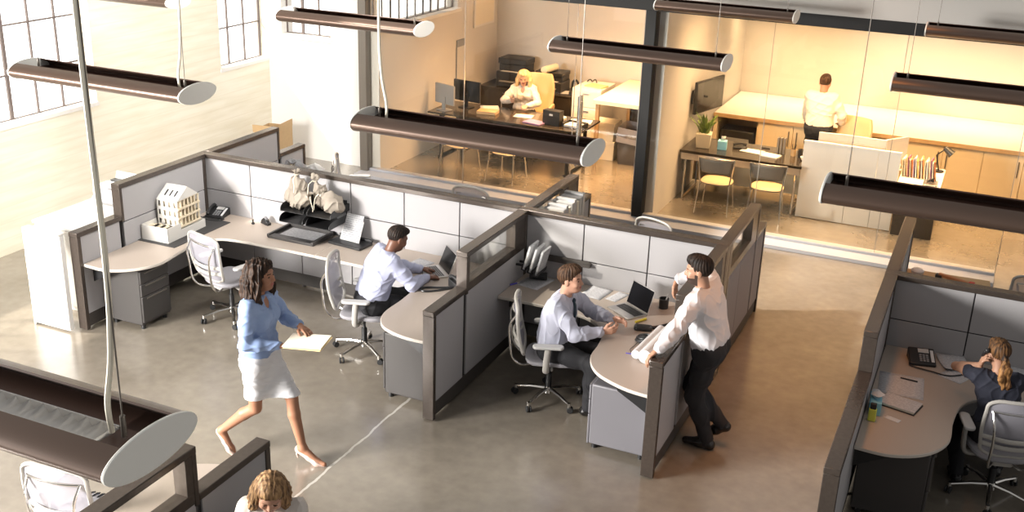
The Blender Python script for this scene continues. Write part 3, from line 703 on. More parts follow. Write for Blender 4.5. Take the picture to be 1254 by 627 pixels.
# ------------------------------------------------------------------ things on the worktops
Z0 = .7305
def paper(label, x, y, z, rz, w=.21, d=.297, mt='paperl', n=1, group='sheets of paper on the worktops', name='paper_sheet', curl=0):
    m = MB(); rows = []
    for i in range(7):
        u = i/6-.5
        rows.append([(w*(j/4-.5), d*u, .0008+curl*(u*2)**2+.4*curl*((j/4-.5)*2)**2) for j in range(5)])
    m.grid(rows); o = m.build(name, M[mt], None, (x, y, z), (0, 0, rz), solid=.0012*n)
    return tag(o, label, 'paper', group)
def desk_phone(label, x, y, z, rz, handset=True, cordto=None):
    r = thing('desk_phone', label, 'telephone', (x, y, z), rz, 'black desk phones')
    b = MB(); T = Matrix.Rotation(R(18), 4, 'X')
    b.add([(-.11, -.1, 0), (.11, -.1, 0), (.11, .1, 0), (-.11, .1, 0), (-.11, -.1, .025), (.11, -.1, .025), (.11, .1, .09), (-.11, .1, .09)], [(0, 3, 2, 1), (4, 5, 6, 7), (0, 1, 5, 4), (1, 2, 6, 5), (2, 3, 7, 6), (3, 0, 4, 7)])
    b.build('body', M['bplastic'], r, bevel=.008)
    sl = math.atan2(.065, .2); TT = Matrix.Translation((0, -.1, .0255)) @ Matrix.Rotation(sl, 4, 'X')
    s = MB(); s.box((-.03, .14, 0), (.06, .19, .004), T=TT); s.build('display', M['lgrey'], r)
    k = MB()
    for i in range(3):
        for j in range(4): k.box((-.025+.028*i, .03+.024*j, 0), (-.005+.028*i, .046+.024*j, .005), T=TT)
    k.build('keys', M['grey'], r)
    q = MB(); q.box((.072, .03, 0), (.098, .18, .003), T=TT); q.build('key_label', M['paper'], r)
    if handset:
        h = MB(); h.tube([(-.08, .0, .035), (-.08, .05, .05), (-.08, .12, .07), (-.08, .19, .075)], .017, 10, sub=3, mt=0); 
        hb = MB(); hb.tube([(-.08, -.085, .055), (-.08, -.02, .085), (-.08, .05, .105), (-.08, .09, .105)], .018, 10, sub=4); hb.ell((-.08, -.07, .052), (.026, .03, .018)); hb.ell((-.08, .085, .098), (.026, .03, .018)); hb.build('handset', M['bplastic'], r)
    if cordto:
        c = MB(); c.tube(cordto, .006, 8, sub=8); c.build('cord', M['bplastic'], r)
    return r
def laptop(label, x, y, rz, lid=100):
    """screen faces local -x ; user sits at -x"""
    r = thing('laptop', label, 'laptop', (x, y, Z0), rz, 'open silver laptops')
    m = MB(); m.prism(rrect(-.115, -.165, .115, .165, .012), .0, .014); m.build('base', M['alu'], r, bevel=.002)
    k = MB()
    for i in range(5):
        for j in range(13): k.box((.078-.021*i-.017, -.145+.0225*j, .0142), (.078-.021*i, -.145+.0225*j+.018, .0155))
    k.build('keyboard', M['bplastic'], r)
    m = MB(); m.prism(rrect(-.105, -.05, -.045, .05, .006), .0142, .0148); m.build('touchpad', M['lgrey'], r)
    T = Matrix.Translation((.115, 0, .012)) @ Matrix.Rotation(R(lid-90), 4, 'Y')
    s = MB(); s.box((-.001, -.165, .004), (.007, .165, .232), T=T); s.build('lid', M['alu'], r, bevel=.002)
    s = MB(); s.box((-.0022, -.159, .012), (-.0005, .159, .226), T=T); s.build('screen', M['screen'], r)
    return r
def cup(label, x, y, z=Z0, lying=None):
    r = thing('travel_mug', label, 'mug', (x, y, z+(.041 if lying is not None else 0)), 0 if lying is None else lying)
    T = Matrix.Identity(4) if lying is None else Matrix.Rotation(R(90), 4, 'Y')
    def lat(mb, prof):
        t = MB(); t.lathe(prof, n=22); mb.add([T @ Vector(v) for v in t.v], t.f)
    m = MB(); lat(m, [(.0, -.0), (.030, 0), (.032, .01), (.040, .15), (.040, .155), (.0, .155)]); m.build('body', M['bplastic'], r)
    m = MB(); lat(m, [(.041, .152), (.042, .17), (.036, .18), (0, .18)]); m.build('lid', M['rubber'], r)
    return r

# left cubicle: model house on its mat
m = MB(); m.box((-.31, -.47, 0), (.31, .47, .006)); tag(m.build('desk_mat', M['dmat'], None, (-7.88, 8.88, Z0), (0, 0, R(0)), bevel=.002), 'dark rectangular desk mat under the white model house', 'mat')
r = thing('model_house', 'white architectural model of a gabled townhouse with rows of open windows', 'model', (-7.885, 8.78, Z0+.0065), R(2)); r.scale = (1.06, 1.06, 1.22)
bw, bl = .165, .30   # half width x, half length y
m = MB(); m.box((-bw, -bl, 0), (bw, bl, .02)); 
m.box((-bw, -bl, .02), (bw, -bl+.008, .135)); m.box((-bw, -bl, .02), (-bw+.008, -.06, .135)); m.box((bw-.008, -bl, .02), (bw, -.09, .135)); m.box((bw-.008, -.09, .02), (bw, bl, .075)); m.box((-bw, bl-.008, .02), (bw, bl, .075)); m.box((-bw, -.06, .02), (-bw+.008, bl, .09))
m.build('plinth', M['model'], r)
m = MB()
for i in range(3): m.box((-.1+.08*i, -bl+.04, .02), (-.06+.08*i, -.1, .10))
m.box((-bw+.01, -.2, .09), (bw-.01, -.12, .1)); m.build('garden_frame', M['modelin'], r)
x0, x1, y0, y1, zb, fh, nf = -.13, .125, -.08, .27, .075, .082, 4
m = MB()
def wall_with_holes(m, o, u, width, z0, fh, nf, nw, ww, wh, th, sill=.022):
    U = Vector(u); T = frame_T(o, U, z=(0, 0, 1)); H = nf*fh
    xs = [0]
    for i in range(nw):
        c = width*(i+.5)/nw; xs += [c-ww/2, c+ww/2]
    xs.append(width)
    for i in range(0, len(xs), 2): m.box((xs[i], 0, z0), (xs[i+1], th, z0+H), T=T)
    for i in range(nw):
        a, b = xs[2*i+1], xs[2*i+2]
        for k in range(nf):
            m.box((a, 0, z0+k*fh), (b, th, z0+k*fh+sill), T=T); m.box((a, 0, z0+k*fh+sill+wh), (b, th, z0+(k+1)*fh), T=T)
wall_with_holes(m, (x0, y0, 0), (1, 0, 0), x1-x0, zb, fh, nf-1, 4, .026, .048, .006)
wall_with_holes(m, (x0+.0, y1, 0), (1, 0, 0), x1-x0, zb, fh, nf-1, 4, .026, .048, .006)
wall_with_holes(m, (x0+.006, y0, 0), (0, 1, 0), y1-y0, zb, fh, nf-1, 5, .026, .048, .006)
for T0 in (y0-.0, y1):
    pass
m.build('facade', M['model'], r)
m = MB()   # open long side: floors, columns and balcony fronts
for k in range(nf): m.box((x0+.006, y0+.006, zb+k*fh-.003), (x1, y1-.006, zb+k*fh+.003))
for k in range(nf-1):
    for j in range(7): m.box((x1-.012, y0+.004+j*.054, zb+k*fh), (x1, y0+.022+j*.054, zb+(k+1)*fh))
    m.box((x1-.002, y0, zb+k*fh), (x1+.012, y1, zb+k*fh+.016))
    for j in range(1, 5): m.box((x0+.01, y0+.07*j, zb+k*fh), (x1-.02, y0+.07*j+.004, zb+(k+1)*fh))
m.build('floors', M['modelin'], r)
m = MB(); zt = zb+(nf-1)*fh; xm = (x0+x1)/2
# gable ridge along x so that its slopes face -y and +y
ym = (y0+y1)/2; hr = .105
m.add([(x0, y0, zt), (x1, y0, zt), (x1, y1, zt), (x0, y1, zt), (x0, ym, zt+hr), (x1, ym, zt+hr)], [(0, 3, 2, 1), (0, 1, 5, 4), (2, 3, 4, 5), (1, 2, 5), (3, 0, 4)]); m.build('roof', M['model'], r)
m = MB(); sl = Vector((0, ym-y0, hr)).normalized(); nn = Vector((0, -hr, ym-y0)).normalized()
for i in range(3):
    T = frame_T((x0+.06+.06*i, y0+.05, zt+.05*hr/(ym-y0)), (1, 0, 0), z=nn); m.box((0, 0, -.001), (.018, .075, .002), T=T)
m.build('roof_light', M['seam'], r)
desk_phone('black desk phone with handset in the corner beside the model house', -7.84, 9.46, Z0, R(10), True, [(-.1, -.09, .02), (-.12, -.14, .008), (-.02, -.17, .008), (.1, -.16, .008), (.13, -.09, .008), (.06, -.12, .008), (-.05, -.12, .01)])
r = thing('tape_dispenser', 'small black tape dispenser on the long worktop', 'tape dispenser', (-7.2, 9.5, Z0), R(-20))
m = MB(); m.prism([(-.07, 0), (.07, 0), (.075, .03), (.045, .035), (.03, .06), (-.02, .075), (-.05, .05), (-.065, .02)], -.025, .025, T=frame_T((0, 0, 0), (1, 0, 0), z=(0, -1, 0))); m.build('body', M['bplastic'], r, bevel=.006)
m = MB(); m.cyl((0, -.012, .062), (0, .012, .062), .032, n=20); m.build('tape_roll', M['grey'], r)
r = thing('rubber_stamp', 'tiny black stamp next to the tape dispenser', 'stamp', (-7.33, 9.44, Z0), 0); m = MB(); m.lathe([(0, 0), (.02, 0), (.02, .012), (.008, .02), (.008, .04), (.014, .05), (0, .055)]); m.build('body', M['bplastic'], r)
# drawing tray
r = thing('drawing_tray', 'large dark grey drawing tray with a white sheet and a pen ledge', 'tray', (-6.63, 9.36, Z0), R(0))
m = MB(); m.prism(rrect(-.30, -.21, .30, .21, .02), 0, .012, mt=0)
for (a, b) in (((-.30, .19, .01), (.30, .21, .045)), ((-.30, -.21, .01), (-.27, .21, .045)), ((.27, -.21, .01), (.30, .21, .045))): m.box(a, b)
m.build('frame', M['ped'], r, bevel=.004)
m = MB(); m.box((-.29, -.21, .012), (.29, -.115, .03)); m.build('pen_ledge', M['ped'], r, bevel=.004)
m = MB()
for x in (-.19, .02, .12, .21): m.box((x-.03, -.19, .0302), (x+.03, -.14, .0318))
m.build('pen_slot', M['bplastic'], r)
m = MB(); m.box((-.22, -.095, .013), (.22, .17, .015)); m.build('drawing_sheet', M['paperl'], r)
# letter trays with canvas bags
def letter_tray(label, x, y, z, rz, group='black letter trays'):
    r = thing('letter_tray', label, 'letter tray', (x, y, z), rz, group)
    m = MB(); w, d = .15, .19
    m.box((-w, -d, 0), (w, d, .006))
    for s in (-1, 1):
        prof = [(-d, .0), (-d, .03), (-d+.015, .055), (-d+.05, .075), (-d+.1, .08), (d, .08), (d, 0)]
        m.prism(prof, -.003, .003, T=frame_T((s*(w-.003), 0, 0), (0, 1, 0), z=(1, 0, 0)))
    m.box((-w, d-.006, 0), (w, d, .08)); m.build('tray', M['bplastic'], r, bevel=.0015)
    return r
for x, lab in ((-6.64, 'nearer the tape dispenser'), (-6.30, 'nearer the document stand')):
    for k in range(2):
        letter_tray(('upper' if k else 'lower')+' black letter tray of the wall hung pair '+lab, x+.02*k, 9.385, .93+.125*k, 0)
    p = MB(); p.box((-.13, -.004, 0), (.13, .004, .24)); p.box((-.13, -.02, .0), (-.11, .0, .24)); p.box((.11, -.02, 0), (.13, .0, .24))
    tag(p.build('tray_mount', M['bplastic'], None, (x, 9.583, .92)), 'black mounting plate of the letter trays '+lab, 'bracket')
# canvas bags are grown in the cloth section
# document stand
r = thing('document_stand', 'dark document stand holding an upright printed sheet', 'document holder', (-6.03, 9.42, Z0), R(-6))
m = MB(); m.prism(rrect(-.22, -.12, .22, .12, .02), 0, .03); m.box((-.22, .09, .03), (.22, .12, .06)); m.build('base', M['bplastic'], r, bevel=.006)
T = Matrix.Translation((-.02, .0, .028)) @ Matrix.Rotation(R(-24), 4, 'X')
m = MB(); m.box((-.13, .003, 0), (.13, .012, .24), T=T); m.build('back_plate', M['lgrey'], r, bevel=.003)
m = MB(); m.box((-.11, -.001, .012), (.12, .002, .30), T=T); m.build('sheet', M['paperv'], r)
# lilac man's worktop
laptop('open laptop before the man in the lilac shirt', -4.86, 9.12, R(46), 112)
paper('white sheet next to the hands of the man in the lilac shirt', -5.10, 9.25, Z0, R(-12))
desk_phone('black phone under the laptop beside the glazed divider', -4.43, 8.95, Z0, R(70), True)
m = MB(); P = [(-.02, .06, .012), (-.06, -.02, .01), (-.14, -.12, .009), (-.24, -.2, .009), (-.3, -.17, .009), (-.27, -.1, .009), (-.16, -.05, .009), (-.04, .02, .012)]
m.tube(P, .011, 8, closed=True, sub=5); tag(m.build('looped_cable', M['bplastic'], None, (-4.45, 8.83, Z0+.002)), 'thick black looped cable on the worktop end below the laptop', 'cable')
# tie man's worktop
laptop('open laptop before the man with the tie', -2.78, 9.14, R(56), 108)
cup('black travel mug lying on a sheet under the paper pockets', -3.92, 9.43, Z0+.002, R(22))
paper('printed sheet under the lying black mug', -3.84, 9.40, Z0, R(-10), .26, .34)
paper('printed sheet between the divider and the head of the man with the tie', -3.20, 9.44, Z0, R(-8), .23, .30)
paper('white sheet tucked behind the laptop of the man with the tie', -2.98, 9.44, Z0, R(-15), .12, .25)
r = thing('pen_cup', 'short black cup beside the hanging hand of the standing man', 'cup', (-2.5, 9.40, Z0)); m = MB(); m.lathe([(0, 0), (.045, 0), (.047, .1), (.042, .1), (.040, .008), (0, .008)]); m.build('cup', M['bplastic'], r)
m = MB(); m.cyl((.0, .01, .02), (.03, .02, .15), .004); m.cyl((.01, -.01, .02), (.04, -.015, .14), .004); m.build('pen', M['lgrey'], r)
r = thing('highlighter', 'yellow highlighter pen beside the black mouse', 'pen', (-2.6, 8.98, Z0+.011), R(60)); m = MB(); m.cyl((-.055, 0, 0), (.03, 0, 0), .011); m.build('barrel', M['yellow'], r); m = MB(); m.cyl((.03, 0, 0), (.075, 0, 0), .012); m.build('cap', M['yellow'], r)
r = thing('portable_speaker', 'small rounded black speaker beside the yellow pen', 'speaker', (-2.52, 8.83, Z0), R(15))
m = MB(); m.prism(rrect(-.085, -.05, .085, .05, .03), 0, .035); m.build('body', M['bplastic'], r, bevel=.01); m = MB(); m.prism(rrect(-.06, -.03, .06, .03, .02), .035, .038); m.build('grille', M['rubber'], r)
m = MB(); m.tube([(.0, 0, .01), (.06, .06, .012), (.13, .16, .012), (.2, .22, .012), (.26, .18, .012), (.2, .08, .012), (.1, .02, .012)], .012, 8, closed=True, sub=5); tag(m.build('headset', M['bplastic'], None, (-2.46, 8.88, Z0+.001)), 'black looped headset band between speaker and divider', 'headset')
r = thing('cable_bundle', 'rounded black coil of cable near the blue pen', 'cable', (-2.42, 8.57, Z0)); m = MB()
for i in range(6): m.tube([((.085-.006*i)*math.cos(t)+.01*math.sin(3*i), (.06-.004*i)*math.sin(t), .014+.009*i+.006*math.sin(2*t+i)) for t in np.linspace(0, 2*PI, 17)[:-1]], .009, 6, closed=True, sub=2)
m.ell((0, 0, .03), (.07, .045, .035)); m.build('coil', M['bplastic'], r)
m = MB(); m.tube([(-.05, -.03, .01), (-.06, -.12, .006), (-.07, -.2, .005), (-.04, -.26, .005)], .003, 6, sub=4); m.build('loose_end', M['bplastic'], r)
m = MB(); m.cyl((-.09, 0, .004), (.08, .02, .004), .0045, n=8); tag(m.build('ball_pen', M['pen'], None, (-2.41, 8.28, Z0)), 'blue pen lying before the paper roll', 'pen')
r = thing('paper_roll', 'white paper roll along the divider below the hand of the standing man', 'paper roll', (-2.27, 8.50, Z0), R(86)); m = MB()
m.tube([(-.34, 0, .065), (.34, 0, .065)], .062, 24); m.build('roll', M['paper'], r)
m = MB(); m.tube([(-.30, .10, .045), (.31, .10, .045)], .04, 20); m.build('inner_roll', M['paper'], r)
r = thing('wall_pocket', 'white tiered paper pockets hanging on the glazed divider', 'paper holder', (-3.96, 9.36, .90), R(0))
for i in range(3):
    T = Matrix.Translation((.02+.075*i, -.02*i, -.01*i)) @ Matrix.Rotation(R(14), 4, 'Y')
    m = MB(); m.box((.0, -.12, 0), (.006, .12, .06), T=T); m.box((.0, -.12, 0), (.045, .12, .006), T=T); m.box((.04, -.12, 0), (.046, .12, .04), T=T); m.build('pocket', M['bplastic'], r, bevel=.002)
    m = MB(); m.box((.012, -.105, .008), (.034, .105, .27), T=T); m.build('papers', M['paper'] if i < 2 else M['paperv'], r, bevel=.002)
m = MB(); m.box((-.075, -.03, .0), (.16, -.01, .02)); m.box((-.075, .06, .0), (.16, .08, .02)); m.build('bracket', M['bplastic'], r)
m = MB(); m.box((-.34, -.03, -.02), (.34, .03, .02)); m.box((-.34, -.035, .02), (.34, -.03, .05)); o = m.build('tool_rail', M['base'], None, (-3.66, 9.56, .95), bevel=.003); tag(o, 'dark tool rail on the divider behind the man with the tie', 'rail')
r = thing('marker', 'blue and silver marker at the worktop edge below the paper pockets', 'marker', (-4.0, 9.24, Z0+.008), R(60)); m = MB(); m.cyl((-.05, 0, 0), (.03, 0, 0), .008); m.build('barrel', M['pen'], r); m = MB(); m.cyl((.03, 0, 0), (.06, 0, 0), .0085); m.build('cap', M['alu'], r)
# phone desk
desk_phone('black desk phone off the hook before the woman in navy', -.14, 9.36, Z0, R(14), False, [(-.11, -.07, .012), (-.1, -.13, .01), (.05, -.2, .01), (.2, -.25, .01), (.38, -.16, .03), (.52, -.12, .2)])
paper('printed sheet with a black pen on the phone desk', -.25, 8.80, Z0, R(4), .36, .42)
m = MB(); m.cyl((-.07, .0, .006), (.07, -.012, .006), .006, n=8); tag(m.build('black_pen', M['bplastic'], None, (-.2, 8.93, Z0+.002)), 'black pen lying on the printed sheet of the phone desk', 'pen')
r = thing('notebook', 'open dark notebook with printed pages beside the tissue box', 'notebook', (-.22, 8.43, Z0), R(-14)); m = MB(); m.box((-.15, -.11, 0), (.15, .11, .006)); m.build('cover', M['bplastic'], r, bevel=.002)
m = MB(); m.box((-.14, -.1, .006), (.14, .1, .022)); m.build('page_block', M['cream'], r, bevel=.002); m = MB(); m.box((-.145, -.102, .022), (.145, .105, .024)); m.build('printed_page', M['paperl'], r)
r = thing('tissue_box', 'pale blue tissue box with a white tissue on top', 'tissue box', (-.40, 8.25, Z0), R(5)); m = MB(); m.box((-.045, -.1, 0), (.045, .1, .11)); m.build('box', M['blue'], r, bevel=.004)
m = MB(); rows = [[(rr*math.cos(t)*(1+.25*math.sin(3*t+k)), rr*1.2*math.sin(t)*(1+.25*math.cos(2*t+k)), zz) for t in np.linspace(0, 2*PI, 17)] for k, (rr, zz) in enumerate(((.02, .108), (.035, .13), (.05, .15), (.03, .165), (.004, .17)))]; m.grid(rows); m.build('tissue', M['paper'], r)
r = thing('glue_bottle', 'small lime bottle with black cap before the tissue box', 'bottle', (-.40, 8.06, Z0)); m = MB(); m.prism(rrect(-.03, -.022, .03, .022, .012), 0, .105); m.build('body', M['lime'], r, bevel=.006); m = MB(); m.prism(rrect(-.024, -.018, .024, .018, .01), .105, .15); m.build('cap', M['bplastic'], r, bevel=.004)
paper('small card with a dark mark below the notebook', -.25, 8.16, Z0, R(-20), .12, .06, 'paper')
paper('loose sheet propped beside the desk phone', .13, 9.44, Z0, R(20), .24, .3, curl=.02)
paper('loose sheet below the elbow of the woman in navy', .16, 9.22, Z0, R(-25), .21, .26)
paper('thick sheaf of printed sheets on the far side of the woman in navy', .70, 9.40, Z0, R(8), .26, .33, n=14)
paper('sheet lying across the sheaf next to the woman in navy', .62, 9.47, Z0+.018, R(-12), .21, .29)
# items behind the phone desk divider
letter_tray('black letter tray lying behind the phone cubicle divider', -.27, 11.1-.45, Z0, R(20), None)
r = thing('storage_box', 'low brown storage box behind the phone cubicle divider', 'box', (-.05, 10.25, Z0), R(3)); m = MB(); m.box((-.36, -.2, 0), (.36, .2, .42)); m.build('carton', M['card'], r, bevel=.006); m = MB(); m.box((-.37, -.21, .42), (.37, .21, .45)); m.build('lid', M['card'], r, bevel=.006)
r = thing('hand_stapler', 'black and orange stapler on the brown storage box', 'stapler', (.02, 10.22, Z0+.451), R(-12)); m = MB(); m.box((-.16, -.02, 0), (.16, .02, .015)); m.build('base', M['bplastic'], r, bevel=.004); m = MB(); m.box((-.17, -.022, .028), (.15, .022, .06), T=Matrix.Rotation(R(5), 4, 'Y')); m.build('arm', M['orange'], r, bevel=.008); m = MB(); m.box((-.19, -.026, .0), (-.13, .026, .06)); m.build('nose', M['bplastic'], r, bevel=.006); m = MB(); m.box((.11, -.018, .035), (.16, .018, .06)); m.build('tip', M['red'], r, bevel=.005)
r = thing('dish', 'white rounded dish on the brown storage box', 'dish', (-.33, 10.3, Z0+.451)); m = MB(); m.lathe([(0, 0), (.035, 0), (.055, .02), (.06, .045), (.045, .06), (0, .065)]); m.build('dish', M['wplastic'], r); 
r = thing('ink_pad', 'small dark ink pad beside the white dish', 'ink pad', (-.2, 10.2, Z0+.451), R(15)); m = MB(); m.box((-.045, -.03, 0), (.045, .03, .016)); m.build('base', M['bplastic'], r, bevel=.003); m = MB(); m.box((-.045, -.03, .018), (.045, .03, .028)); m.build('lid', M['grey'], r, bevel=.003)
paper('white paper pinned to the divider stub behind the phone cubicle', X4+.048, 10.45, 1.12, 0, .3, .5).rotation_euler = (0, R(90), 0)
# white binders behind glazed divider
bx0 = 9.80
r = thing('binder_shelf', 'dark shelf carrying the white binders behind the glazed divider', 'shelf', (X2+.22, 10.22, Z0)); m = MB(); m.box((-.14, -.42, 0), (.14, .42, .32)); m.build('cabinet', M['ped'], r, bevel=.004); m = MB(); m.box((-.15, -.43, .32), (.15, .43, .335)); m.build('shelf_top', M['ped'], r, bevel=.003)
for i in range(9):
    h = .26+.02*((i*7) % 3); th = .055+.008*((i*5) % 3)
    b = MB(); b.box((-.11, -th/2, 0), (.11, th/2, h)); o = b.build('binder', M['lgrey'] if i % 3 else M['cream'], None, (X2+.19, 9.88+.078*i, Z0+.336), (R(-3 if i % 4 == 0 else 0), 0, 0), bevel=.003)
    tag(o, 'pale binder in the row behind the glazed divider', 'binder', 'pale binders behind the glazed divider')
# printer
r = thing('printer', 'white desktop printer on the white cabinet by the cream wall', 'printer', (-8.66, 8.88, .9605), R(0))
m = MB(); m.box((-.24, -.22, 0), (.24, .22, .16)); m.build('body', M['wplastic'], r, bevel=.02)
m = MB(); m.add([(-.24, -.25, .03), (.24, -.25, .03), (.24, -.22, .03), (-.24, -.22, .03), (-.24, -.25, .035), (.24, -.25, .035), (.24, -.1, .17), (-.24, -.1, .17)], [(0, 1, 5, 4), (4, 5, 6, 7)]); m.build('front_panel', M['wplastic'], r, solid=.004)
m = MB(); m.box((-.24, -.252, .02), (.24, -.245, .035)); m.build('output_slot', M['grey'], r)
m = MB(); m.box((-.05, -.19, .161), (.05, -.15, .168)); m.build('control_panel', M['grey'], r, bevel=.003)
m = MB(); m.box((-.2, .02, .16), (.2, .1, .2)); m.build('paper_inlet', M['bplastic'], r, bevel=.01)
m = MB(); m.box((-.22, .06, .17), (.22, .075, .30), T=Matrix.Rotation(R(-18), 4, 'X')); m.build('feed_tray', M['wplastic'], r, bevel=.006)
m = MB(); m.box((-.24, -.12, .163), (.24, .03, .18)); m.build('scanner_lid', M['wplastic'], r, bevel=.006)
# tall carton by the return wall
r = thing('tall_carton', 'tall open cardboard carton before the bright return wall', 'box', (-9.95, 13.45, 0), R(8)); m = MB(); w, d, h = .2, .22, .62
for a, b in (((-w, -d, 0), (w, -d+.006, h)), ((-w, d-.006, 0), (w, d, h)), ((-w, -d, 0), (-w+.006, d, h)), ((w-.006, -d, 0), (w, d, h)), ((-w, -d, 0), (w, d, .006))): m.box(a, b)
m.build('carton', M['card'], r)
m = MB(); m.box((-w, -d-.005, h-.002), (w, -d, h+.12), T=Matrix.Rotation(R(6), 4, 'X')); m.box((w, -d, h-.002), (w+.005, d, h+.11)); m.build('flap', M['card'], r)
# blue grey bags on the low sunlit divider

# ------------------------------------------------------------------ glazed office
r = thing('office_desk', 'dark glossy office desk in front of the seated blond woman', 'desk', (-6.9, 15.65, 0))
m = MB(); m.box((-1.32, -.45, .71), (1.32, .45, .74)); m.build('desktop', M['dtop'], r, bevel=.004)
for s in (-1, 1):
    m = MB(); m.box((s*1.1-.025, -.4, .02), (s*1.1+.025, -.35, .71)); m.box((s*1.1-.025, .35, .02), (s*1.1+.025, .4, .71)); m.box((s*1.1-.025, -.45, 0), (s*1.1+.025, .45, .03)); m.box((s*1.1-.025, -.4, .66), (s*1.1+.025, .4, .71)); m.build('leg_frame', M['black'], r, bevel=.004)
m = MB(); m.box((-1.08, .1, .3), (1.08, .12, .68)); m.build('modesty_panel', M['dtop'], r)
r = thing('credenza', 'long dark credenza along the back wall of the glazed office', 'credenza', (-7.36, 17.72, 0))
m = MB(); m.box((-.94, -.26, 0), (.82, .28, .08)); m.build('plinth', M['black'], r); m = MB(); m.box((-.98, -.3, .08), (.86, .3, .72)); m.build('body', M['dtop'], r, bevel=.004); m = MB(); m.box((-1.0, -.32, .72), (.88, .34, .75)); m.build('top', M['dtop'], r, bevel=.004)
for k in range(4):
    d = MB(); d.box((-.97+.458*k, -.315, .1), (-.52+.458*k, -.3, .7)); o = d.build('door', M['dtop'], r, bevel=.003); h = MB(); h.box((-.56+.458*k, -.325, .4), (-.545+.458*k, -.315, .55)); h.build('door_pull', M['alu'], o)
def big_printer(label, x, y, z, w, d, h):
    r = thing('office_printer', label, 'printer', (x, y, z), 0)
    m = MB(); m.box((-w, -d, 0), (w, d, h*.55)); m.build('body', M['bplastic'], r, bevel=.015)
    m = MB(); m.box((-w*.95, -d*.6, h*.55), (w*.95, d, h*.8)); m.box((-w, -d*.7, h*.8), (w, d, h)); m.build('scanner_head', M['bplastic'], r, bevel=.012)
    m = MB(); m.box((-w*.7, -d-.06, h*.2), (w*.7, -d, h*.24)); m.build('paper_tray', M['grey'], r, bevel=.004)
    m = MB(); m.box((-w*.7, -d*.95, h*.551), (w*.7, -d*.62, h*.56)); m.build('output_sheet', M['paper'], r)
    return r
big_printer('tall black office printer on the credenza near the corner', -7.8, 17.72, .751, .27, .24, .5)
big_printer('black office printer on the credenza behind the seated blond woman', -7.1, 17.74, .751, .26, .22, .34)
r = thing('paper_tube', 'cream paper roll lying on the black printer above the blond head', 'paper roll', (-7.1, 17.62, 1.15), R(80)); m = MB(); m.lathe([(.03, -.2), (.06, -.2), (.06, .2), (.03, .2)]); 
o = m.build('roll', M['cream'], r, rot=(0, R(90), 0))
r = thing('desk_telephone', 'black telephone with upright handset on the low black cabinet', 'telephone', (-6.62, 17.66, .751), R(10)); m = MB(); m.prism(rrect(-.1, -.1, .1, .1, .02), 0, .05); m.build('body', M['bplastic'], r, bevel=.01)
m = MB(); m.tube([(-.06, 0, .06), (-.05, 0, .2), (.0, 0, .24), (.04, 0, .2), (.05, 0, .14)], .02, 8, sub=4); m.build('handset', M['bplastic'], r)
paper('stack of loose papers on the credenza beside the black telephone', -6.78, 17.68, .751, R(20), .3, .22, n=12)
r = thing('white_cabinet', 'white filing cabinet with a manila folder on top', 'cabinet', (-6.22, 17.5, 0)); m = MB(); m.box((-.26, -.36, .04), (.26, .36, .98)); m.build('body', M['white'], r, bevel=.008)
for k in range(3): m = MB(); m.box((-.25, -.372, .07+.3*k), (.25, -.36, .35+.3*k)); o = m.build('drawer', M['white'], r, bevel=.004); h = MB(); h.box((-.06, -.384, .29+.3*k), (.06, -.372, .305+.3*k)); h.build('drawer_pull', M['alu'], o)
m = MB(); m.box((-.17, -.12, 0), (.17, .12, .025)); tag(m.build('manila_folder', M['manila'], None, (-6.14, 17.40, .981), (0, 0, R(-12)), bevel=.003), 'manila folder lying on the white filing cabinet', 'folder')
m = MB(); m.tube([(-.08, 0, .015), (-.03, .02, .05), (.02, -.01, .03), (.06, .02, .06), (.1, 0, .015)], .012, 6, sub=4); tag(m.build('glasses_case', M['bplastic'], None, (-6.33, 17.66, .981)), 'small black strap behind the manila folder', 'strap')
r = thing('drafting_table', 'big pale wooden table in the back corner beside the black steel post', 'table', (-4.98, 17.1, 0))
m = MB(); m.box((-.78, -.9, .97), (.78, .92, 1.04)); m.build('tabletop', M['cream'], r, bevel=.006)
for s in (-1, 1):
    for q in (-1, 1): m = MB(); m.box((s*.72-.03, q*.82-.03, 0), (s*.72+.03, q*.82+.03, .97)); m.build('leg', M['wood'], r, bevel=.004)
m = MB(); m.box((-.74, .84, .2), (.74, .87, .97)); m.build('back_panel', M['dtop'], r)
m = MB(); m.box((-.7, -.75, 1.041), (.7, .8, 1.044)); m.build('drawing_board', M['cream'], r)
r = thing('archive_box', 'white archive box with a hand hole under the pale table', 'box', (-5.66, 16.62, 0), R(4)); m = MB(); m.box((-.2, -.17, 0), (.2, .17, .26)); m.build('carton', M['cream'], r, bevel=.004); m = MB(); m.box((-.21, -.18, .26), (.21, .18, .32)); m.build('lid', M['cream'], r, bevel=.004); m = MB(); m.box((-.05, -.172, .17), (.05, -.169, .2)); m.build('hand_hole', M['bplastic'], r)
r = thing('archive_box', 'upper white archive box stacked under the pale table', 'box', (-5.66, 16.63, .321), R(-2)); m = MB(); m.box((-.2, -.17, 0), (.2, .17, .24)); m.build('carton', M['cream'], r, bevel=.004); m = MB(); m.box((-.21, -.18, .24), (.21, .18, .3)); m.build('lid', M['cream'], r, bevel=.004)
r = thing('waste_bin', 'dark square bin with a clear liner under the pale table', 'bin', (-5.12, 16.55, 0)); m = MB(); m.add([(-.2, -.2, 0), (.2, -.2, 0), (.2, .2, 0), (-.2, .2, 0), (-.24, -.24, .5), (.24, -.24, .5), (.24, .24, .5), (-.24, .24, .5)], [(0, 3, 2, 1), (0, 1, 5, 4), (1, 2, 6, 5), (2, 3, 7, 6), (3, 0, 4, 7)]); m.build('bin', M['base'], r, solid=.008)
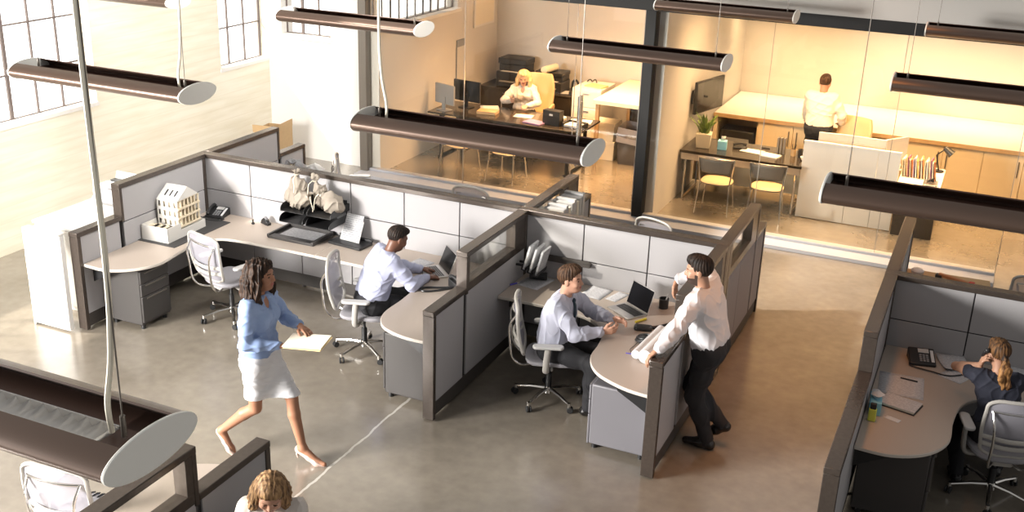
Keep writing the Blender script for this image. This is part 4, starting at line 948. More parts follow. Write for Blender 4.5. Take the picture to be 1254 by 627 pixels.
m = MB(); m.add([(-.25, -.25, .38), (.25, -.25, .34), (.25, .25, .36), (-.25, .25, .4), (-.23, -.23, .62), (.25, -.22, .58), (.22, .24, .6), (-.24, .24, .63)], [(0, 1, 5, 4), (1, 2, 6, 5), (2, 3, 7, 6), (3, 0, 4, 7)]); m.build('liner', M['mesh'], r)
# on the desk
def monitor(label, x, y, z, rz, w=.52, h=.33, front='screen', back='bplastic', group=None, stand=.1):
    """screen faces local -y"""
    r = thing('monitor', label, 'monitor', (x, y, z), rz, group)
    m = MB(); m.prism(rrect(-w/2, stand, w/2, stand+h, .012), -.012, .022, T=frame_T((0, 0, 0), (1, 0, 0), z=(0, -1, 0))); m.build('housing', M[back], r, bevel=.004)
    m = MB(); m.box((-w/2+.015, -.0235, stand+.02), (w/2-.015, -.022, stand+h-.015)); m.build('screen', M[front], r)
    m = MB(); m.box((-.04, .012, .01), (.04, .03, stand+.12)); m.prism(rrect(-.11, -.08, .11, .1, .02), 0, .012); m.build('stand', M[back], r, bevel=.003)
    return r
monitor('black monitor turned to the seated blond woman, farther from the side wall', -7.80, 15.78, .741, R(172), .52, .34)
monitor('grey backed monitor close to the office side wall', -8.02, 15.42, .741, R(160), .44, .32, 'screen', 'grey')
paper('white papers heaped on the desk beside the black monitor', -7.45, 15.92, .741, R(30), .3, .22, n=30)
m = MB(); m.box((-.16, -.11, 0), (.16, .11, .05)); tag(m.build('wooden_box', M['wood'], None, (-7.32, 15.58, .741), (0, 0, R(8)), bevel=.004), 'flat amber wooden box on the desk before the heaped papers', 'box')
paper('paper pile before the seated blond woman', -6.75, 15.72, .741, R(10), .3, .22, 'paper', 4)
paper('thick white paper pile on the desk end near the black binder', -6.28, 15.88, .741, R(-15), .3, .24, 'paper', 40)
paper('sheets on the outer desk end beside the glass door', -5.82, 15.86, .741, R(12), .34, .26, 'paper', 14)
m = MB(); m.box((-.16, -.11, 0), (.16, .11, .02)); tag(m.build('violet_folder', M['purple'], None, (-6.42, 15.40, .741), (0, 0, R(-12)), bevel=.003), 'violet folder on the desk before the black binder', 'folder')
r = thing('binder_box', 'black upright document box with a small label on the office desk', 'document box', (-6.14, 15.45, .741), R(-8)); m = MB(); m.box((-.15, -.06, 0), (.15, .08, .23)); m.build('box', M['bplastic'], r, bevel=.004); m = MB(); m.box((-.03, -.062, .15), (.03, -.06, .18)); m.build('label_plate', M['paper'], r)
r = thing('paper_tray', 'low black paper tray on the desk end', 'letter tray', (-5.78, 15.5, .741), R(-6)); m = MB(); m.box((-.17, -.12, 0), (.17, .12, .012)); m.box((-.17, -.12, 0), (-.155, .12, .07)); m.box((.155, -.12, 0), (.17, .12, .07)); m.box((-.17, .105, 0), (.17, .12, .07)); m.build('tray', M['bplastic'], r, bevel=.003); m = MB(); m.box((-.14, -.11, .013), (.14, .1, .04)); m.build('papers', M['paper'], r)
# tan office chair of the woman
def exec_chair(label, x, y, rz):
    r = thing('executive_chair', label, 'office chair', (x, y, 0), rz, 'tan high backed office chairs')
    m = MB(); m.ell((0, 0, .46), (.27, .27, .06), 24, 8, pw=.6); m.build('seat', M['tan'], r)
    m = MB(); rows = []
    for q in np.linspace(0, 1, 9):
        z = .5+.66*q; w = .25+.03*math.sin(PI*q)-.06*max(0, q-.8)*5*.6
        rows.append([(-.26-.12*q+.05*(y_/.25)**2, y_, z) for y_ in np.linspace(-w, w, 11)])
    m.grid(rows); m.build('backrest', M['tan'], r, solid=.06, bevel=.015)
    for s in (-1, 1): m = MB(); m.tube([(-.2, s*.27, .5), (-.18, s*.30, .66), (.0, s*.30, .68), (.12, s*.29, .66)], .02, 8, sub=4); m.build('armrest', M['tan'], r)
    m = MB(); m.cyl((0, 0, .1), (0, 0, .42), .03)
    for k in range(5): a = R(72*k); m.tube([(0, 0, .11), (.3*math.cos(a), .3*math.sin(a), .05)], [.025, .015], 8); m.ell((.3*math.cos(a), .3*math.sin(a), .03), (.03, .03, .03), 10, 6)
    m.build('base', M['bplastic'], r)
    return r
exec_chair('tan high backed chair behind the seated blond woman', -7.02, 16.78, R(-80))
exec_chair('tan chair whose back shows between the man at the counter and the monitors', -1.86, 16.45, R(250))
# ------------------------------------------------------------------ reception room
r = thing('reception_desk', 'long dark topped desk behind the metal visitor chairs', 'desk', (-3.1, 15.52, 0))
m = MB(); m.box((-.88, -.44, .70), (.88, .44, .74)); m.build('desktop', M['dtop'], r, bevel=.004); m = MB(); m.box((-.86, -.42, .60), (.86, -.39, .70)); m.build('apron', M['office'], r)
m = MB(); m.box((-.86, .38, .08), (.86, .40, .70)); m.build('modesty_panel', M['cab'], r)
for s in (-1, 1): m = MB(); m.tube([(s*.8, -.38, .02), (s*.8, -.36, .6)], .018, 8); m.tube([(s*.8, .36, .02), (s*.8, .36, .7)], .018, 8); m.tube([(s*.8, -.4, .018), (s*.8, .4, .018)], .016, 8); m.build('leg_frame', M['chrome'], r)
r = thing('reception_screen', 'tall white reception screen panel beyond the aisle', 'screen', (-1.58, 15.12, 0))
m = MB(); m.box((-.65, -.02, .01), (.0, .02, 1.10)); m.box((.004, -.02, .01), (.35, .02, 1.10)); m.box((.354, -.02, .01), (.64, .02, 1.10)); m.build('panel', M['white'], r, bevel=.003)
m = MB(); m.box((-.655, -.025, 1.10), (.645, .025, 1.12)); m.build('top_cap', M['white'], r)
r = thing('staff_desk', 'pale desk behind the white reception screen', 'desk', (-1.6, 15.6, 0)); m = MB(); m.box((-.62, -.44, .70), (.62, .4, .74)); m.build('worktop', M['counter'], r, bevel=.004)
for s in (-1, 1): m = MB(); m.box((s*.58-.02, -.4, 0), (s*.58+.02, .38, .70)); m.build('side_panel', M['office'], r)
for i, (x, y, a, lab) in enumerate(((-1.86, 15.42, 186, 'pale backed monitor nearest the man, behind the reception screen'), (-1.40, 15.42, 176, 'pale backed monitor in the middle behind the reception screen'), (-1.06, 15.62, 235, 'pale backed monitor turned sideways next to the colourful files'))):
    monitor(lab, x, y, .741, R(a), .46, .32, 'screen', 'lgrey', 'pale backed monitors', .13)
r = thing('file_cabinet', 'dark brown cabinet carrying the colourful files', 'cabinet', (-.66, 15.5, 0)); m = MB(); m.box((-.26, -.5, .0), (.27, .5, .70)); m.build('body', M['dtop'], r, bevel=.004); m = MB(); m.box((-.27, -.51, .70), (.28, .51, .74)); m.build('top', M['counter'], r, bevel=.004)
cols = [(.7, .62, .5), (.55, .2, .08), (.75, .68, .6), (.25, .12, .2), (.8, .5, .15), (.75, .72, .68), (.4, .3, .45), (.7, .3, .1), (.78, .72, .6), (.3, .16, .1), (.75, .6, .4), (.6, .55, .55)]
fm = [mat('file cover '+str(i), c, .5) for i, c in enumerate(cols)]
for i in range(18):
    h = .24+.05*((i*5) % 4)/4; b = MB(); b.box((-.006-.003*(i % 3), -.10, 0), (.006+.003*(i % 2), .09, h)); o = b.build('file', fm[(i*5) % 12], None, (-.90+.0245*i, 15.42+.012*(i % 3), .742), (0, R(-5-2*(i % 3)), R(5*((i % 3)-1))), bevel=.002)
    tag(o, 'thin coloured file standing in the row behind the reception screen', 'file', 'colourful files on the dark brown cabinet')
r = thing('desk_lamp', 'dark jointed lamp and clips beyond the colourful files', 'desk lamp', (-.47, 15.84, .741))
m = MB(); m.cyl((0, 0, 0), (0, 0, .02), .07, n=20); m.build('base', M['bplastic'], r); m = MB(); m.tube([(0, 0, .02), (-.06, .05, .22), (.05, .0, .34)], .01, 8); m.build('arm', M['bplastic'], r); m = MB(); m.cyl((.03, 0, .35), (.14, -.02, .27), .03, .06, 16); m.build('shade', M['bplastic'], r)
r = thing('keys_tray', 'small tray of metal clips beside the colourful files', 'tray', (-.52, 15.14, .741)); m = MB(); m.box((-.09, -.13, 0), (.09, .13, .02)); m.build('tray', M['alu'], r, bevel=.004)
m = MB()
for k in range(7): m.tube([(-.06+.02*k, -.1+.025*k, .03), (-.02+.01*k, -.05+.02*k, .07), (.03, -.02+.02*k, .035)], .006, 6, sub=3)
m.build('clips', M['bplastic'], r)
# counter with cabinets
r = thing('long_counter', 'long white counter over cream cabinets along the golden back wall', 'counter', (0, 17.0, 0))
m = MB(); m.box((-3.98, 0, .84), (5.0, 1.84, .90)); m.build('countertop', M['counter'], r, bevel=.004); m = MB(); m.box((-3.98, -.012, .84), (5.0, 0, .90)); m.build('front_edge', M['wood'], r)
m = MB(); m.box((-3.28, .04, .08), (5.0, 1.8, .84)); m.box((-3.98, .8, .08), (-3.28, 1.8, .84)); m.box((-3.98, .04, .08), (-3.92, .8, .84)); m.box((-3.3, .04, 0), (5.0, .6, .08)); m.build('carcass', M['cab'], r)
xs = np.arange(-3.26, 4.9, .555)
for i, x in enumerate(xs):
    if i == 3:
        for k in range(3): d = MB(); d.box((x+.004, .018, .10+.245*k), (x+.551, .04, .335+.245*k)); o = d.build('drawer', M['cab'], r, bevel=.003); h = MB(); h.box((x+.2, .004, .28+.245*k), (x+.35, .018, .292+.245*k)); h.build('drawer_pull', M['steel'], o)
        continue
    d = MB(); d.box((x+.004, .018, .1), (x+.551, .04, .83)); o = d.build('door', M['cab'], r, bevel=.003)
    h = MB(); hx = x+.49 if i % 2 == 0 else x+.06; h.box((hx-.008, .0, .5), (hx+.008, .018, .74)); h.build('door_pull', M['steel'], o)
r = thing('black_appliance', 'black machine standing in the open counter niche', 'appliance', (-3.6, 17.3, 0)); m = MB(); m.box((-.27, -.2, 0), (.27, .2, .62)); m.build('body', M['bplastic'], r, bevel=.012); m = MB(); m.box((-.2, -.21, .3), (.2, -.2, .5)); m.build('front_panel', M['grey'], r)
# things on the reception desk
r = thing('potted_plant', 'small bushy green plant in a square cream pot', 'plant', (-3.72, 15.40, .741), R(10)); m = MB(); m.add([(-.07, -.07, 0), (.07, -.07, 0), (.07, .07, 0), (-.07, .07, 0), (-.085, -.085, .16), (.085, -.085, .16), (.085, .085, .16), (-.085, .085, .16)], [(0, 3, 2, 1), (4, 5, 6, 7), (0, 1, 5, 4), (1, 2, 6, 5), (2, 3, 7, 6), (3, 0, 4, 7)]); m.build('pot', M['cream'], r, bevel=.004)
m = MB(); rnd = random.Random(3)
for k in range(70):
    a = rnd.uniform(0, 2*PI); ln = rnd.uniform(.12, .30); lean = rnd.uniform(.02, .17); w = rnd.uniform(.006, .012); bx_, by_ = rnd.uniform(-.05, .05), rnd.uniform(-.05, .05)
    rows = []
    for q in (0, .35, .7, 1):
        cx = bx_+math.cos(a)*lean*q**1.6; cy = by_+math.sin(a)*lean*q**1.6; z = .15+ln*(q-.25*q*q); ww = w*(.5+q*1.2)*(1-q**3)+.001
        rows.append([(cx-math.sin(a)*ww, cy+math.cos(a)*ww, z), (cx, cy, z+.002), (cx+math.sin(a)*ww, cy-math.cos(a)*ww, z)])
    m.grid(rows)
m.build('foliage', M['foliage'], r); r.scale = (1.35, 1.35, 1.35)
r = thing('tissue_cube', 'teal cube tissue box next to the potted plant', 'tissue box', (-3.44, 15.42, .741), R(8)); m = MB(); m.box((-.065, -.065, 0), (.065, .065, .13)); m.build('box', M['blue'], r, bevel=.004); m = MB(); m.add([(-.03, 0, .13), (.03, .01, .13), (.04, .03, .19), (-.02, -.02, .2), (0, .04, .17)], [(0, 1, 2, 3), (1, 4, 3)]); m.build('tissue', M['paper'], r, solid=.004)
r = thing('desk_telephone', 'black telephone beside the teal tissue box', 'telephone', (-3.22, 15.62, .741), R(20)); m = MB(); m.prism(rrect(-.1, -.06, .1, .06, .02), 0, .03); m.build('body', M['bplastic'], r, bevel=.008); m = MB(); m.tube([(-.1, .02, .05), (0, .03, .06), (.1, .02, .05)], .016, 8, sub=3); m.build('handset', M['bplastic'], r)
paper('white sheet on the reception desk in front of the dark pen', -3.02, 15.55, .741, R(-8), .32, .22, 'paper')
paper('paper pad with pages next to the upright brown holder', -2.73, 15.42, .741, R(-12), .26, .2, 'paper', 24)
m = MB(); m.cyl((-.07, 0, .008), (.07, .01, .008), .008, n=8); tag(m.build('dark_pen', M['bplastic'], None, (-2.88, 15.78, .741)), 'dark pen lying on the reception desk', 'pen')
r = thing('brochure_holder', 'three slim brown upright holders on the reception desk', 'holder', (-2.62, 15.6, .741), R(0))
for k in range(3): m = MB(); m.box((-.05+.045*k-.015, -.02, 0), (-.05+.045*k+.015, .06, .24)); m.build('slot', M['taupe'], r, bevel=.003)
r = thing('pencil_pot', 'brown pot of pens on the reception desk', 'pen pot', (-2.44, 15.6, .741)); m = MB(); m.lathe([(0, 0), (.035, 0), (.037, .1), (.033, .1), (.03, .006), (0, .006)]); m.build('pot', M['wood'], r); m = MB()
for k in range(5): m.cyl((.01*math.cos(k), .01*math.sin(k), .01), (.03*math.cos(k*1.3), .03*math.sin(k*1.3), .17), .004, n=6)
m.build('pens', M['bplastic'], r)
r = thing('dark_tumbler', 'dark tumbler beside the pot of pens', 'cup', (-2.33, 15.56, .741)); m = MB(); m.lathe([(0, 0), (.036, 0), (.042, .12), (.037, .12), (.033, .006), (0, .006)]); m.build('cup', M['bplastic'], r)
r = thing('cream_bowl', 'small cream bowl next to the reception screen edge', 'bowl', (-2.24, 15.4, .741)); m = MB(); m.lathe([(0, 0), (.03, 0), (.06, .04), (.065, .06), (.058, .06), (.03, .01), (0, .01)]); m.build('bowl', M['cream'], r)
m = MB(); m.tube([(0, 0, .0), (.01, -.03, -.15), (.06, -.02, -.3), (.02, 0, -.42), (.06, .05, -.5), (.03, .02, -.56)], .006, 6, sub=5); tag(m.build('hanging_cord', M['bplastic'], None, (-3.95, 15.18, .62)), 'black cord hanging below the reception desk by the white wall', 'cord')
# wall screen
r = thing('wall_screen', 'black screen on a swivel arm on the white dividing wall', 'screen', (-3.99, 15.6, 1.42), 0)
m = MB(); m.box((0, -.06, -.1), (.02, .06, .1)); m.tube([(.02, 0, 0), (.12, .1, 0), (.18, .14, 0)], .018, 8); m.build('wall_arm', M['bplastic'], r)
T = Matrix.Translation((.17, .28, .0)) @ Matrix.Rotation(R(76), 4, 'Z')
m = MB(); m.box((-.42, -.02, -.24), (.42, .025, .24), T=T); m.build('housing', M['bplastic'], r, bevel=.006); m = MB(); m.box((-.40, -.022, -.22), (.40, -.02, .22), T=T); m.build('screen', M['screen'], r)
r = thing('picture_board', 'white framed board hanging high on the office side wall', 'board', (-8.358, 17.5, 1.8)); m = MB(); m.box((0, -.4, 0), (.03, .4, .95)); m.build('frame', M['white'], r, bevel=.004); m = MB(); m.box((.03, -.36, .04), (.033, .36, .91)); m.build('sheet', M['cream'], r)
# small things on the office side wall
r = thing('control_plate', 'grey control plate on the office side wall with a conduit below', 'wall plate', (-8.355, 16.6, 1.62)); m = MB(); m.box((0, -.14, -.06), (.02, .14, .06)); m.build('plate', M['grey'], r, bevel=.003); m = MB(); m.box((0, -.145, -.62), (.015, -.125, -.06)); m.build('conduit', M['grey'], r)  # thermostat style control plate, no light switch

# ------------------------------------------------------------------ smooth surfaces grown from blended limbs (people, bags)
class Field:
    def __init__(s): s.p = []; s.cuts = []
    def cap(s, a, b, ra, rb=None, k=.03, sq=None, op='u'):
        a = np.array(a, float); b = np.array(b, float); rb = ra if rb is None else rb; m = max(ra, rb)
        s.p.append(('c', np.minimum(a, b)-m, np.maximum(a, b)+m, k, op, (a, b, ra, rb, sq))); return s
    def chain(s, pts, rs, k=.03, sq=None):
        for i in range(len(pts)-1): s.cap(pts[i], pts[i+1], rs[i], rs[i+1], k, sq)
        return s
    def ell(s, c, r, rot=None, k=.02, op='u'):
        c = np.array(c, float); r = np.array(r, float); rot = np.eye(3) if rot is None else np.array(rot)
        e = np.abs(rot) @ r
        s.p.append(('e', c-e, c+e, k, op, (c, r, rot))); return s
    def cut(s, p0, n): s.cuts.append((np.array(p0, float), np.array(n, float)/np.linalg.norm(n))); return s
    def mesh(s, h):
        lo = np.min([q[1] for q in s.p if q[4] == 'u'], 0)-.03; hi = np.max([q[2] for q in s.p if q[4] == 'u'], 0)+.03
        nx = np.ceil((hi-lo)/h).astype(int)+1
        D = np.full(nx, .25, np.float32); ax = [(lo[i]+h*np.arange(nx[i])).astype(np.float32) for i in range(3)]
        for typ, l, u, k, op, a in s.p:
            m = k+3*h
            i0 = np.clip(np.floor((l-m-lo)/h).astype(int), 0, nx); i1 = np.clip(np.ceil((u+m-lo)/h).astype(int)+1, 0, nx)
            if (i1 <= i0).any(): continue
            sl = tuple(slice(i0[i], i1[i]) for i in range(3))
            X = ax[0][sl[0]][:, None, None]; Y = ax[1][sl[1]][None, :, None]; Z = ax[2][sl[2]][None, None, :]
            if typ == 'c':
                A, B, ra, rb, sq = a
                x, y, z = X-A[0], Y-A[1], Z-A[2]; d = B-A
                if sq is not None:
                    v, f = sq; v = np.array(v, float); v = v/np.linalg.norm(v); t = (x*v[0]+y*v[1]+z*v[2])*(f-1)
                    x = x+t*v[0]; y = y+t*v[1]; z = z+t*v[2]; d = d+(f-1)*(d@v)*v
                t = np.clip((x*d[0]+y*d[1]+z*d[2])/max(d@d, 1e-9), 0, 1)
                E = np.sqrt((x-t*d[0])**2+(y-t*d[1])**2+(z-t*d[2])**2)-(ra+(rb-ra)*t)
            else:
                c, r, rot = a; x, y, z = X-c[0], Y-c[1], Z-c[2]
                q = [rot[0][i]*x+rot[1][i]*y+rot[2][i]*z for i in range(3)]
                k0 = np.sqrt((q[0]/r[0])**2+(q[1]/r[1])**2+(q[2]/r[2])**2)
                k1 = np.sqrt((q[0]/r[0]**2)**2+(q[1]/r[1]**2)**2+(q[2]/r[2]**2)**2)+1e-6
                E = k0*(k0-1)/k1
            C = D[sl]; E = E.astype(np.float32)
            if op == 'u':
                hh = np.maximum(k-np.abs(C-E), 0)/k; D[sl] = np.minimum(C, E)-hh*hh*k*.25
            else:
                hh = np.maximum(k-np.abs(C+E), 0)/k; D[sl] = np.maximum(C, -E)+hh*hh*k*.25
        for p0, n in s.cuts:
            pl = (ax[0][:, None, None]-p0[0])*n[0]+(ax[1][None, :, None]-p0[1])*n[1]+(ax[2][None, None, :]-p0[2])*n[2]
            D = np.maximum(D, pl.astype(np.float32))
        return nets(D, lo, h)
def nets(D, lo, h):
    D = np.pad(D, 1, constant_values=.25); lo = lo-h
    I = D < 0; n = np.array(D.shape)
    cnt = np.zeros(n-1, np.int8)
    for dx in (0, 1):
        for dy in (0, 1):
            for dz in (0, 1): cnt += I[dx:n[0]-1+dx, dy:n[1]-1+dy, dz:n[2]-1+dz]
    act = np.argwhere((cnt > 0) & (cnt < 8)); idm = np.full(n-1, -1, np.int32); idm[tuple(act.T)] = np.arange(len(act))
    cor = [(a, b, c) for a in (0, 1) for b in (0, 1) for c in (0, 1)]
    V = np.stack([D[act[:, 0]+a, act[:, 1]+b, act[:, 2]+c] for a, b, c in cor], 1)
    S = np.zeros((len(act), 3)); W = np.zeros(len(act))
    for i, p in enumerate(cor):
        for j, q in enumerate(cor):
            if j > i and sum(abs(p[t]-q[t]) for t in range(3)) == 1:
                a, b = V[:, i], V[:, j]; m = (a < 0) != (b < 0); t = np.where(m, a/(a-b+1e-12), 0)
                for d in range(3): S[:, d] += np.where(m, p[d]+(q[d]-p[d])*t, 0)
                W += m
    P = lo+h*(act+S/W[:, None])
    Q = []
    for d in range(3):
        e = [0, 0, 0]; e[d] = 1; u, v = [(1, 2), (2, 0), (0, 1)][d]
        A = I[tuple(slice(0, n[i]-e[i]) for i in range(3))]; B = I[tuple(slice(e[i], n[i]) for i in range(3))]
        E = np.argwhere(A != B); E = E[(E[:, u] > 0) & (E[:, v] > 0) & (E[:, u] < n[u]-1) & (E[:, v] < n[v]-1)]
        f = A[tuple(E.T)]
        def cell(du, dv):
            c = E.copy(); c[:, u] -= du; c[:, v] -= dv; return idm[tuple(c.T)]
        q = np.stack([cell(1, 1), cell(0, 1), cell(0, 0), cell(1, 0)], 1); q[~f] = q[~f][:, ::-1]
        Q.append(q)
    return P, np.concatenate(Q)
def vnorm(P, Q):
    a = P[Q[:, 2]]-P[Q[:, 0]]; b = P[Q[:, 3]]-P[Q[:, 1]]; fn = np.cross(a, b); N_ = np.zeros_like(P)
    for i in range(4): np.add.at(N_, Q[:, i], fn)
    return N_/(np.linalg.norm(N_, axis=1, keepdims=True)+1e-12)
def relax(P, Q, it=1, w=.5):
    for _ in range(it):
        c = P[Q].mean(1); A = np.zeros_like(P); n = np.zeros(len(P))
        for i in range(4): np.add.at(A, Q[:, i], c); np.add.at(n, Q[:, i], 1)
        P = P+(A/np.maximum(n, 1)[:, None]-P)*w
    return P
def np_mesh(name, P, Q, mats, parent=None, mi=None, loc=None):
    me = bpy.data.meshes.new(name); me.vertices.add(len(P)); me.vertices.foreach_set('co', P.astype(np.float32).ravel())
    me.loops.add(len(Q)*4); me.loops.foreach_set('vertex_index', Q.astype(np.int32).ravel())
    me.polygons.add(len(Q)); me.polygons.foreach_set('loop_start', np.arange(0, 4*len(Q), 4, dtype=np.int32)); me.polygons.foreach_set('loop_total', np.full(len(Q), 4, np.int32))
    for m in (mats if isinstance(mats, (list, tuple)) else [mats]): me.materials.append(m)
    if mi is not None: me.polygons.foreach_set('material_index', mi.astype(np.int32))
    me.polygons.foreach_set('use_smooth', np.ones(len(Q), bool)); me.update(); me.validate()
    o = bpy.data.objects.new(name, me); COL.objects.link(o)
    if parent is not None: o.parent = parent
    if loc is not None: o.location = loc
    return o
def wrinkle(amp, f, seed=0, st=(1, 1, 1)):
    rg = np.random.RandomState(seed); ds = rg.normal(size=(7, 3)); ds /= np.linalg.norm(ds, axis=1, keepdims=True); ph = rg.uniform(0, 6.28, 7); fr = f*rg.uniform(.6, 1.7, 7); st = np.array(st)
    def fn(P):
        q = P*st; o = 0
        for i in range(3):
            wv = 1.6*np.sin(q@ds[i+3]*f*.45+ph[i+3])+.8*np.sin(q@ds[(i+4) % 7]*f*.9+ph[i])
            o = o+(1-np.abs(np.sin((q@ds[i]*fr[i]*.8+ph[i]+wv)*.5)))**2.2*(1, .8, .6)[i]
        return amp*(o-.62)
    return fn
def grow(F, name, mats, parent, h, disp=None, rel=1, mi=None, loc=None):
    P, Q = F.mesh(h)
    if rel: P = relax(P, Q, rel)
    if disp is not None: P = P+vnorm(P, Q)*disp(P)[:, None]
    idx = mi(P[Q].mean(1)) if mi is not None else None
    return np_mesh(name, P, Q, mats, parent, idx, loc)
def strands(c, Rm, s, part=0):
    def fn(P):
        q = ((P-c) @ Rm)/s; x, y, z = q[:, 0], q[:, 1], q[:, 2]; az = np.arctan2(y, x+.03)
        d = .0022*np.sin(az*23+1.4*np.sin(z*34))+.0014*np.sin(az*47+2*np.sin(z*21)+1)
        if part: d = d*np.clip((.10-z)/.04, 0, 1)+.001*np.sin(np.abs(y)*260+x*60)*np.clip((z-.05)/.03, 0, 1)-.006*np.exp(-((y-.008)/.006)**2)*(z > .03)
        return d
    return fn
V3 = lambda *a: np.array(a, float)
def unit(v): v = np.array(v, float); return v/np.linalg.norm(v)
def ik(a, c, l1, l2, pole):
    a, c = np.array(a, float), np.array(c, float); d = c-a; L = np.linalg.norm(d)
    if L > (l1+l2)*.999: c = a+d*(l1+l2)*.999/L; d = c-a; L = np.linalg.norm(d)
    u = d/L; x = (l1*l1-l2*l2+L*L)/(2*L); y = math.sqrt(max(l1*l1-x*x, 0)); p = np.array(pole, float); p = p-u*(p@u); p = p/np.linalg.norm(p)
    return a+u*x+p*y, c
def rotm(yaw, pitch, roll=0):
    """columns fwd, left, up ; pitch > 0 looks down"""
    cy, sy, cp, sp = math.cos(yaw), math.sin(yaw), math.cos(pitch), math.sin(pitch)
    f = V3(cy*cp, sy*cp, -sp); l = V3(-sy, cy, 0); u = np.cross(f, l)
    cr, sr = math.cos(roll), math.sin(roll); l2 = l*cr+u*sr; u2 = u*cr-l*sr
    return np.stack([f, l2, u2], 1)
def add_hand(F, W, fd, pn, thumb_side, sc=1., curl=(25, 35, 25), spread=.02, k=.010):
    """W wrist, fd finger direction, pn palm normal (towards which fingers curl), thumb_side lateral vector"""
    fd = unit(fd); pn = np.array(pn, float); pn = unit(pn-fd*(pn@fd)); lt = np.cross(fd, pn); lt = lt if lt@np.array(thumb_side) > 0 else -lt
    F.cap(W-fd*.01*sc, W+fd*.035*sc, .024*sc, .026*sc, .02, (pn, 1.35))
    F.cap(W+fd*.045*sc+lt*.018*sc, W+fd*.082*sc+lt*.026*sc, .019*sc, .0155*sc, .015, (pn, 1.35)); F.cap(W+fd*.045*sc-lt*.016*sc, W+fd*.076*sc-lt*.026*sc, .019*sc, .0145*sc, .015, (pn, 1.35))
    F.cap(W+fd*.04*sc, W+fd*.08*sc, .02*sc, .017*sc, .015, (pn, 1.3))
    for i, (o, l) in enumerate(((.029, .9), (.0098, 1.), (-.0098, .94), (-.028, .76))):
        p = W+fd*(.086-.006*abs(i-1))*sc+lt*o*sc; a = 0; q = [p]; d0 = unit(fd+lt*spread*(1.5-i)*2)
        for j, ln in enumerate((.044, .026, .021)):
            a += R(curl[j]); d = d0*math.cos(a)+pn*math.sin(a); p = p+d*ln*l*sc; q.append(p)
        F.chain(q, [.0098*sc, .0088*sc, .0078*sc, .0066*sc], .007)
    t0 = W+fd*.025*sc+lt*.024*sc; t1 = t0+unit(fd*.7+lt*.75+pn*.25)*.042*sc; t2 = t1+unit(fd*.9+lt*.25+pn*.35)*.032*sc; t3 = t2+unit(fd*.9+lt*.0+pn*.5)*.022*sc
    F.chain([t0, t1, t2, t3], [.015*sc, .0115*sc, .0098*sc, .0078*sc], .012)
    return lt

